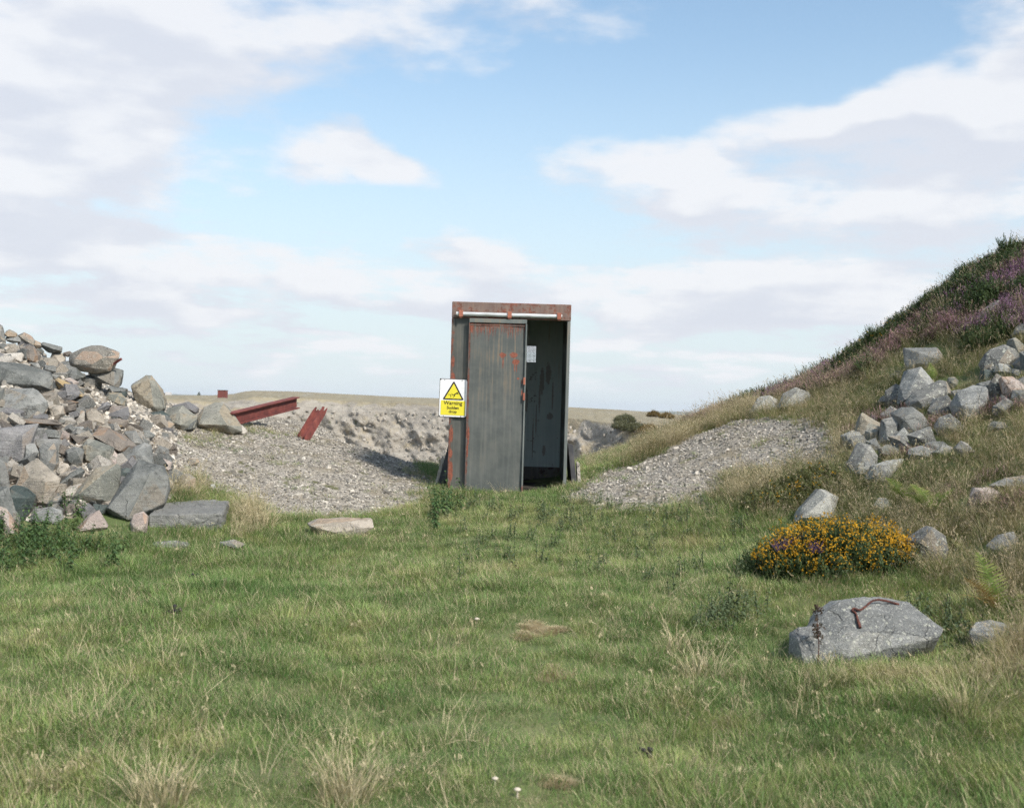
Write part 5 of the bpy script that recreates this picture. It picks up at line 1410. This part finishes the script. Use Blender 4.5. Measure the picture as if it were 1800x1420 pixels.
def gorse_bush(px, row, wx, wy, h, label, seed, nfl=0, group='gorse bushes', heather=0, depth=None, flc=M_YFL, dz=0, leafm=None):
    g = random.Random(seed)
    p = hit(px, row) if depth is None else at(px, row, depth)
    if depth is not None: p.z = Hs(p.x, p.y)
    p.z += dz
    root = tag(empty('gorse_bush', p), label, 'gorse', group)
    def surf():
        a = g.random() * 6.283; r = math.sqrt(g.random())
        x_ = r * math.cos(a); y_ = r * math.sin(a)
        lump = .72 + .55 * mnoise.noise(Vector((x_ * 3.1 + seed, y_ * 3.1, seed))) + .2 * mnoise.noise(Vector((x_ * 8 + seed, y_ * 8, seed)))
        return x_ * wx, y_ * wy, h * lump * math.sqrt(max(0, 1 - .88 * r * r)), r, a
    parts = []
    n = int(70 * (wx * wy) / .08 + 30)
    for i in range(n):
        x_, y_, z_, r, a = surf()
        zz = Hs(p.x + x_, p.y + y_) - p.z
        M4 = Matrix.Translation((x_, y_, zz + max(0, z_ - .16) * g.uniform(.55, 1))) @ Euler((g.gauss(0, .2) - .5 * y_ / wy, .5 * x_ / wx + g.gauss(0, .2), g.random() * 6)).to_matrix().to_4x4() @ Matrix.Scale(g.uniform(.55, .95), 4)
        parts.append((gor[g.randrange(3)], M4))
    f = merge('foliage', parts); link('foliage', f, leafm or M_GOR, root)
    if nfl:
        fp = []
        for i in range(nfl):
            x_, y_, z_, r, a = surf()
            if mnoise.noise(Vector((x_ * 5, y_ * 5 + seed, 3))) + .5 * mnoise.noise(Vector((x_ * 14, y_ * 14 + seed, 9))) < -.02: continue
            zz = Hs(p.x + x_, p.y + y_) - p.z
            if y_ > wy * .55: continue
            if i % 2:                            # blossom on the near flank
                u_ = g.uniform(.12, .95); a_ = g.uniform(3.3, 6.1); r_ = math.sqrt(1 - u_ * u_ * .85) * g.uniform(.9, 1.02)
                x_, y_, z_ = r_ * math.cos(a_) * wx, r_ * math.sin(a_) * wy - .03, h * u_ * .85
                zz = Hs(p.x + x_, p.y + y_) - p.z
            cl = Vector((x_ * 1.04, y_ * 1.05 - .03, zz + z_ * (g.uniform(.55, 1.02) if not i % 2 else 1.0) + .02))
            for q in range(g.randint(1, 4)):
                o_ = Vector((g.gauss(0, .012), g.gauss(0, .012), g.gauss(0, .018)))
                fp.append((FLW[g.randrange(5)], Matrix.Translation(cl + o_) @ Euler((g.random() * 6, g.random() * 6, 0)).to_matrix().to_4x4() @ Matrix.Scale(g.uniform(.4, .9), 4)))
        link('flowers', merge('flowers', fp), flc, root)
    if heather:
        hp_ = []
        for i in range(heather):
            x_, y_, z_, r, a = surf()
            cx_ = g.choice([(-.22, .7), (-.05, .35), (-.3, .3), (.05, .2)])
            x_ = cx_[0] * wx / .6 * 1.1 + g.gauss(0, .07); y_ = -abs(g.gauss(.3, .25)) * wy
            zz = Hs(p.x + x_, p.y + y_) - p.z
            hp_.append((hea[g.randrange(4)], Matrix.Translation((x_, y_, zz + h * cx_[1] * g.uniform(.7, 1.0) - .08)) @ Euler((g.gauss(-.3, .3), g.gauss(0, .3), 1)).to_matrix().to_4x4() @ Matrix.Scale(g.uniform(.45, .7), 4)))
        link('purple_flowers', merge('purple_flowers', hp_), M_PFL, root)
    return root
gorse_bush(1462, 1000, .55, .36, .44, 'dome of yellow-flowering gorse with purple sprigs on the right of the meadow', 5, 3600, heather=9)
gorse_bush(1395, 875, .42, .30, .27, 'loose gorse with few yellow flowers at the gravel’s lower right', 6, 150, leafm=leaf_mat('pale_gorse_leaf', heath_col([(.10, .115, .04), (.20, .20, .075)], [(.13, .14, .05), (.22, .215, .08)]), .2))
gorse_bush(1520, 640, .42, .25, .46, 'spiky dark gorse breaking the hill skyline, lowest of the crest bushes', 7, 30)
gorse_bush(1572, 600, .25, .2, .42, 'gorse with yellow tip on the hill skyline', 8, 60)
gorse_bush(1720, 505, .36, .3, .30, 'broad dark gorse with two yellow flowers below the hill crest', 9, 6)
gorse_bush(1775, 455, .4, .3, .32, 'dark gorse on the crest at the right edge', 10, 0, depth=14.6)
gorse_bush(1660, 560, .3, .25, .24, 'dark gorse behind the tall bleached tuft among the heather', 13, 0)
gorse_bush(1490, 655, .22, .2, .36, 'small dark gorse at the lower end of the crest scrub', 14, 6)
gorse_bush(1625, 560, .28, .22, .34, 'dark gorse on the crest between yellow tip and tall tuft', 15, 4)
gorse_bush(1690, 500, .24, .2, .30, 'dark gorse on the crest above the tall bleached tuft', 16, 0)
gorse_bush(1745, 590, .26, .22, .22, 'low dark gorse below the white-crusted rock', 17, 0)
x, y = cand(4200, 2.2, 9.5, 11, 18, 1.0)
k = soft(Z_HEATH, x, y, .4, 19) & (fbm(x * 1.5, y * 1.5, 3, 93) > .04) & (NR.random(len(x)) < .35)
place('hill_straw', straw, x[k], y[k], .5, .95, .2, 'bleached grass standing among the heather on the right hill', 'grass', lean=(0, .15))
# bushes on the far quarry face
M_FARG = leaf_mat('far_gorse_leaf', heath_col([(.11, .115, .055), (.19, .18, .09)], [(.14, .14, .065), (.22, .20, .10)]), .1)
M_FARO = leaf_mat('far_dry_bush_leaf', heath_col([(.16, .11, .035), (.27, .18, .05)], [(.30, .19, .05), (.34, .22, .07)]), .1)
def far_bush(px, row, d, wx, h, mt, label, seed):
    p = at(px, row, d); g = random.Random(seed); root = tag(empty('gorse_bush', p), label, 'gorse', 'bushes on the far quarry face')
    parts = []
    for i in range(150):
        a = g.random() * 6.28; r = math.sqrt(g.random()); x_ = r * math.cos(a) * wx; y_ = r * math.sin(a) * wx * .7
        parts.append((gor[g.randrange(3)], Matrix.Translation((x_, y_, h * (1 - .8 * r * r) * g.uniform(.2, 1) * (.7 + .5 * mnoise.noise(Vector((x_ * .5, y_ * .5, seed)))))) @ Euler((g.gauss(0, .3), g.gauss(0, .3), a)).to_matrix().to_4x4() @ Matrix.Scale(g.uniform(2.0, 4.4), 4)))
    link('foliage', merge('foliage', parts), mt, root)
def face_depth(px, row):
    """distance of the far quarry surface along a picture ray"""
    i = int(np.argmin(np.abs(pxs - px))); col = V[:, i]
    d = ray(px, row)
    zz = CAM.z + d.z * col[:, 1] / d.y
    j = np.nonzero((col[:-1, 2] - zz[:-1]) * (col[1:, 2] - zz[1:]) <= 0)[0]
    return col[j[0], 1] - .4 if len(j) else col[nf, 1] - .5
for px, row, wx, h, mt, lb, sd_ in ((1118, 757, 2.1, .9, M_FARG, 'dark green bush on the far quarry slope right of the hut, largest', 1), (1098, 742, 1.2, 1.1, M_FARG, 'small dark bush left above the largest far bush', 2), (1148, 732, 1.1, .9, M_FARO, 'orange-brown bush near the far rim, left of two', 3),
                                     (1172, 735, 1.3, .9, M_FARO, 'orange-brown bush near the far rim, right of two', 4), (1142, 762, 1.0, .9, M_FARO, 'small rusty bush under the largest far bush', 5), (1092, 752, .8, .6, M_FARG, 'tiny dark bush at the largest far bush’s left foot', 7)):
    far_bush(px, row, face_depth(px, row), wx, h, mt, lb, sd_)

# ---------------- ferns
M_FERN = leaf_mat('fern_leaf', lambda t: t.mix(t.math('ADD', attr(t, 'rnd'), t.math('SUBTRACT', attr(t, 'tip'), .6), clamp=True), (.14, .20, .04), (.38, .40, .115)), .35)
M_FERND = leaf_mat('dry_fern_leaf', lambda t: t.mix(attr(t, 'rnd'), (.20, .12, .035), (.36, .25, .09)), .3)
def frond(name, L_, wmax, az_, lift, droop, seed, npair=22, face=None):
    """a frond: curved stalk, paired tapering pinnae with saw-toothed leaflets"""
    g = np.random.default_rng(seed); V = []; Fv = []; ls = []; lt = []; A = []; T = []
    def face_(pts, r, tp):
        i = len(V); V.extend(pts); A.extend([r] * len(pts)); T.extend([tp] * len(pts)); ls.append(len(Fv)); lt.append(len(pts)); Fv.extend(range(i, i + len(pts)))
    h = np.array([math.cos(az_), math.sin(az_), 0]); up = np.array([0, 0, 1.0])
    p = np.zeros(3); ang = lift; st = []
    for i in range(npair + 1):
        d = h * math.cos(ang) + up * math.sin(ang); st.append((p.copy(), d)); p = p + d * L_ / npair; ang -= droop / npair
    sidev = np.cross(h, up) if face is None else np.array(face)
    for i in range(npair):
        a, d = st[i]; b, _ = st[i + 1]; w_ = .0035 * (1 - i / npair) + .001
        n = np.cross(d, sidev); face_([a - sidev * w_, a + sidev * w_, b + sidev * w_ * .9, b - sidev * w_ * .9], .2, .2)
        u = i / npair
        if u < .14: continue
        pl = wmax * math.sin(math.pi * min(1, (u - .08) * 1.05) ** .75) * (1 if u < .6 else 1.0)
        pl = max(pl, .01) * (1 - .25 * u)
        for sgn in (-1, 1):
            q = sidev * sgn * .92 + d * (.35 + .1 * g.random()) + n * g.normal(0, .12); q /= np.linalg.norm(q)
            m_ = 6; hw = L_ / npair * .62
            for k in range(m_):
                s0 = a + q * pl * k / m_; s1 = a + q * pl * (k + 1) / m_
                ww = hw * (1 - k / m_) * .85 + .001
                face_([s0 - d * ww * .35, s0 + q * pl / m_ * .7 - d * ww, s1 - d * ww * .2, s1 + d * ww * .2, s0 + q * pl / m_ * .7 + d * ww, s0 + d * ww * .35], g.random() * .6 + .4 * u, k / m_)
    return np_mesh(name, np.array(V), Fv, ls, lt, {'rnd': A, 'tip': T})
def fern(px, row, spec, label, dry=()):
    p = hit(px, row); root = tag(empty('fern', p), label, 'fern', 'ferns on the right bank')
    for i, (L_, w_, a_, lf, dr, fc) in enumerate(spec):
        link('frond', frond('frond', L_, w_, R(a_), R(lf), R(dr), 31 + i + int(px), face=fc), M_FERND if i in dry else M_FERN, root)
fern(1760, 1082, [(.40, .10, 125, 75, 25, (.93, -.35, .1)), (.30, .07, 150, 62, 40, (.8, -.5, .3)), (.28, .07, 100, 60, 50, None), (.25, .06, 20, 60, 60, None), (.26, .05, 175, 50, 50, None)], 'large yellow-green fern at the right edge above the low rock', dry=(1, 4))
fern(1640, 905, [(.34, .075, 120, 72, 60, (.95, -.25, .1)), (.30, .07, 60, 65, 60, None), (.28, .07, 170, 60, 55, (.7, -.6, .3)), (.30, .07, 20, 70, 50, None), (.24, .06, 260, 50, 60, None)], 'bushy green fern among tall grass on the right bank')
fern(1640, 672, [(.22, .06, 100, 80, 20, (.95, -.2, .1)), (.18, .05, 60, 70, 40, None), (.18, .05, 140, 65, 40, (.9, -.4, .1))], 'small fern growing in the gap under the yellow-lichened cap slab')
fern(1590, 880, [(.26, .06, 140, 70, 50, (.9, -.35, .2)), (.24, .06, 40, 66, 60, None), (.22, .05, 200, 60, 60, (.8, -.5, .2))], 'small green fern left of the bushy one in the bank grass')

# ---------------- nettles and other weeds
M_NET = leaf_mat('nettle_leaf', lambda t: t.mix(attr(t, 'rnd'), (.045, .090, .032), (.115, .175, .060)), .25)
M_WEED = leaf_mat('weed_leaf', lambda t: t.mix(attr(t, 'rnd'), (.06, .088, .042), (.135, .165, .078)), .2)
M_DOCK = leaf_mat('dead_dock_seed', lambda t: t.mix(attr(t, 'rnd'), (.05, .035, .025), (.11, .08, .055)), .1)
def nettle(name, h, seed, lv=.055, pairs=8):
    g = np.random.default_rng(seed); V = []; Fv = []; ls = []; lt = []; A = []
    def face_(pts, r):
        i = len(V); V.extend(pts); A.extend([r] * len(pts)); ls.append(len(Fv)); lt.append(len(pts)); Fv.extend(range(i, i + len(pts)))
    for s_ in range(int(g.integers(2, 5))):
        b = np.array([g.normal(0, .03), g.normal(0, .03), -.02]); d = np.array([g.normal(0, .15), g.normal(0, .15), 1.0]); d /= np.linalg.norm(d); hh = h * (.65 + .4 * g.random())
        for q in range(2):
            s1 = np.array([1, 0, 0]) if q else np.array([0, 1, 0]); face_([b - s1 * .003, b + s1 * .003, b + d * hh + s1 * .001, b + d * hh - s1 * .001], .3)
        a0 = g.random() * 3
        for k in range(pairs):
            u = .2 + .8 * k / (pairs - 1); p = b + d * hh * u; a0 += 1.57
            for sg_ in (0, math.pi):
                a = a0 + sg_ + g.normal(0, .2); o_ = np.array([math.cos(a), math.sin(a), .25 - .7 * g.random()]); o_ /= np.linalg.norm(o_)
                w_ = np.cross(o_, [0, 0, 1]); w_ /= np.linalg.norm(w_); L_ = lv * (1.15 - .65 * u) * (.7 + .5 * g.random()); dn = np.array([0, 0, -.35 * L_])
                r = g.random()
                face_([p, p + o_ * L_ * .35 - w_ * L_ * .3, p + o_ * L_ + dn, p + o_ * L_ * .4], r); face_([p, p + o_ * L_ * .4, p + o_ * L_ + dn, p + o_ * L_ * .35 + w_ * L_ * .3], r * .8)
    return np_mesh(name, np.array(V), Fv, ls, lt, {'rnd': A})
NET = [nettle('nettle', .30, 300 + i) for i in range(5)]
for me in NET: me.materials.append(M_NET)
WEE = [nettle('weed', .16, 320 + i, .035, 7) for i in range(4)]
for me in WEE: me.materials.append(M_WEED)
g = random.Random(8)
def plants(name, meshes, spots, label, group, s0, s1):
    for px, row in spots:
        p = hit(px, row); o = link(name, meshes[g.randrange(len(meshes))], None, None, p)
        o.rotation_euler = (g.gauss(0, .08), g.gauss(0, .08), g.random() * 6.28); s_ = g.uniform(s0, s1); o.scale = (s_, s_, s_)
        tag(o, label, name.replace('_', ' '), group)
sp = []
while len(sp) < 62:
    a, b = g.uniform(-60, 220), g.uniform(935, 1008)
    if a > 150 and (b < 955 or g.random() < .5): continue
    sp.append((a, b))
plants('nettle', NET, sp, 'dark green nettle in the thick patch under the rock heap at left', 'nettles in the patch under the rock heap', .55, 1.0)
plants('nettle', NET, [(100 + g.uniform(-30, 40), 895 + g.uniform(0, 20)) for i in range(5)], 'nettle growing between the boulders at the heap’s foot', 'nettles between the boulders', .5, .8)
plants('nettle', NET, [(775 + g.gauss(0, 18), 908 + g.gauss(0, 10)) for i in range(14)], 'nettle in the clump in front of the hut’s left corner', 'nettle clump before the hut', .85, 1.3)
sp = []
while len(sp) < 130:
    sp.append((g.uniform(760, 1340), 885 + abs(g.gauss(0, 60))))
plants('weed', WEE, [s_ for s_ in sp if not (925 < s_[0] < 990 and s_[1] < 900)], 'low dark leafy weed in the rough grass before the hut', 'dark weeds in the grass before the hut', .7, 1.35)
plants('weed', WEE, [(g.uniform(1230, 1330), g.uniform(1060, 1110)) for i in range(16)], 'low dark weed in the patch left of the boulder with the iron bar', 'dark weeds left of the iron-bar boulder', .8, 1.5)
plants('weed', WEE, [(g.uniform(1600, 1690), g.uniform(1090, 1150)) for i in range(16)], 'leafy weed at the right end of the boulder with the iron bar', 'weeds right of the iron-bar boulder', .8, 1.6)
# dead dock stalk in front of the boulder
p = hit(1437, 1176); bm = bmesh.new()
tube(bm, [(0, 0, -.02), (.004, 0, .12), (-.004, .005, .23), (-.012, 0, .335)], [.003, .0028, .0022, .001], 5)
st = link('dead_dock', None) if False else tag(empty('dead_dock', p), 'dead brown dock stalk standing in front of the granite boulder', 'weed')
link('stem', from_bm(bm, 'stem'), M_IRON, st)
gg = np.random.default_rng(3); parts = []
for z0, n_, sd_ in ((.315, 26, .012), (.21, 26, .016), (.17, 12, .012), (.26, 6, .006)):
    for i in range(n_): parts.append((FLW[i % 5], Matrix.Translation((gg.normal(-.008 if z0 > .2 else 0, sd_), gg.normal(0, sd_), z0 + gg.normal(0, .014))) @ Euler((gg.random() * 6, gg.random() * 6, 0)).to_matrix().to_4x4() @ Matrix.Scale(1.1, 4)))
link('seed_head', merge('seed_head', parts), M_DOCK, st)

# ---------------- droppings, mushrooms
M_DUNG, t = mat('dung'); t.b.inputs['Base Color'].default_value = (.028, .024, .024, 1); t.b.inputs['Roughness'].default_value = .7
def dropping(px, row, s_, label, seed):
    g_ = random.Random(seed); bm = bmesh.new()
    for i in range(7):
        r = bmesh.ops.create_icosphere(bm, subdivisions=2, radius=s_ * g_.uniform(.3, .5))
        o_ = Vector((g_.gauss(0, s_ * .5), g_.gauss(0, s_ * .4), s_ * g_.uniform(.5, 1.5)))
        for q in r['verts']: q.co = q.co * (1 + .25 * mnoise.noise(q.co * 60)) + o_
    tag(link('dropping', from_bm(bm, 'dropping', 60), M_DUNG, None, hit(px, row)), label, 'dropping', 'dark animal droppings in the grass')
dropping(343, 1020, .03, 'dark dropping in the short grass below the layered slab', 1)
dropping(312, 1082, .035, 'larger dark dropping further forward in the left meadow', 2)
dropping(296, 1083, .022, 'smaller dark dropping just left of the larger one', 3)
dropping(1137, 1334, .028, 'brown dropping in the lower right of the meadow', 4)
dropping(928, 1048, .022, 'dark dropping in mid meadow below the hut', 5)
M_MUSH = flat_mat('mushroom_cap', (.52, .45, .36), .6, .4)
def mushroom(px, row, s_, label):
    p = hit(px, row); root = tag(empty('mushroom', p), label, 'mushroom', 'mushrooms in the meadow')
    bm = bmesh.new(); tube(bm, [(0, 0, -.01), (0, 0, .03)], s_ * .25, 8); link('stem', from_bm(bm, 'stem', 50), M_MUSH, root)
    bm = bmesh.new(); bmesh.ops.create_uvsphere(bm, u_segments=16, v_segments=10, radius=s_)
    for q in bm.verts: q.co = Vector((q.co.x, q.co.y, max(q.co.z * .6, -.1 * s_) + .03))
    link('cap', from_bm(bm, 'cap', 60), M_MUSH, root)
mushroom(838, 1097, .017, 'small pale mushroom in mid meadow'); mushroom(870, 1384, .013, 'tiny whitish mushroom near the bottom edge, left of a pair'); mushroom(909, 1402, .014, 'tiny whitish mushroom near the bottom edge, right of a pair')

# ------------------------------------------------------------------ air between the quarry and the far hills
bm = bmesh.new(); bx(bm, (-13000, -60, -62), (13000, 13500, 60))
M_HAZE = bpy.data.materials.new('haze_air'); M_HAZE.use_nodes = True
t = NT(M_HAZE.node_tree); t.n.clear()
pv_ = t.new('ShaderNodeVolumePrincipled'); pv_.inputs['Color'].default_value = (.86, .92, 1.0, 1); pv_.inputs['Density'].default_value = 7e-5
t.l.new(pv_.outputs[0], t.new('ShaderNodeOutputMaterial').inputs['Volume'])
tag(link('haze', from_bm(bm, 'haze'), M_HAZE), kind='stuff')
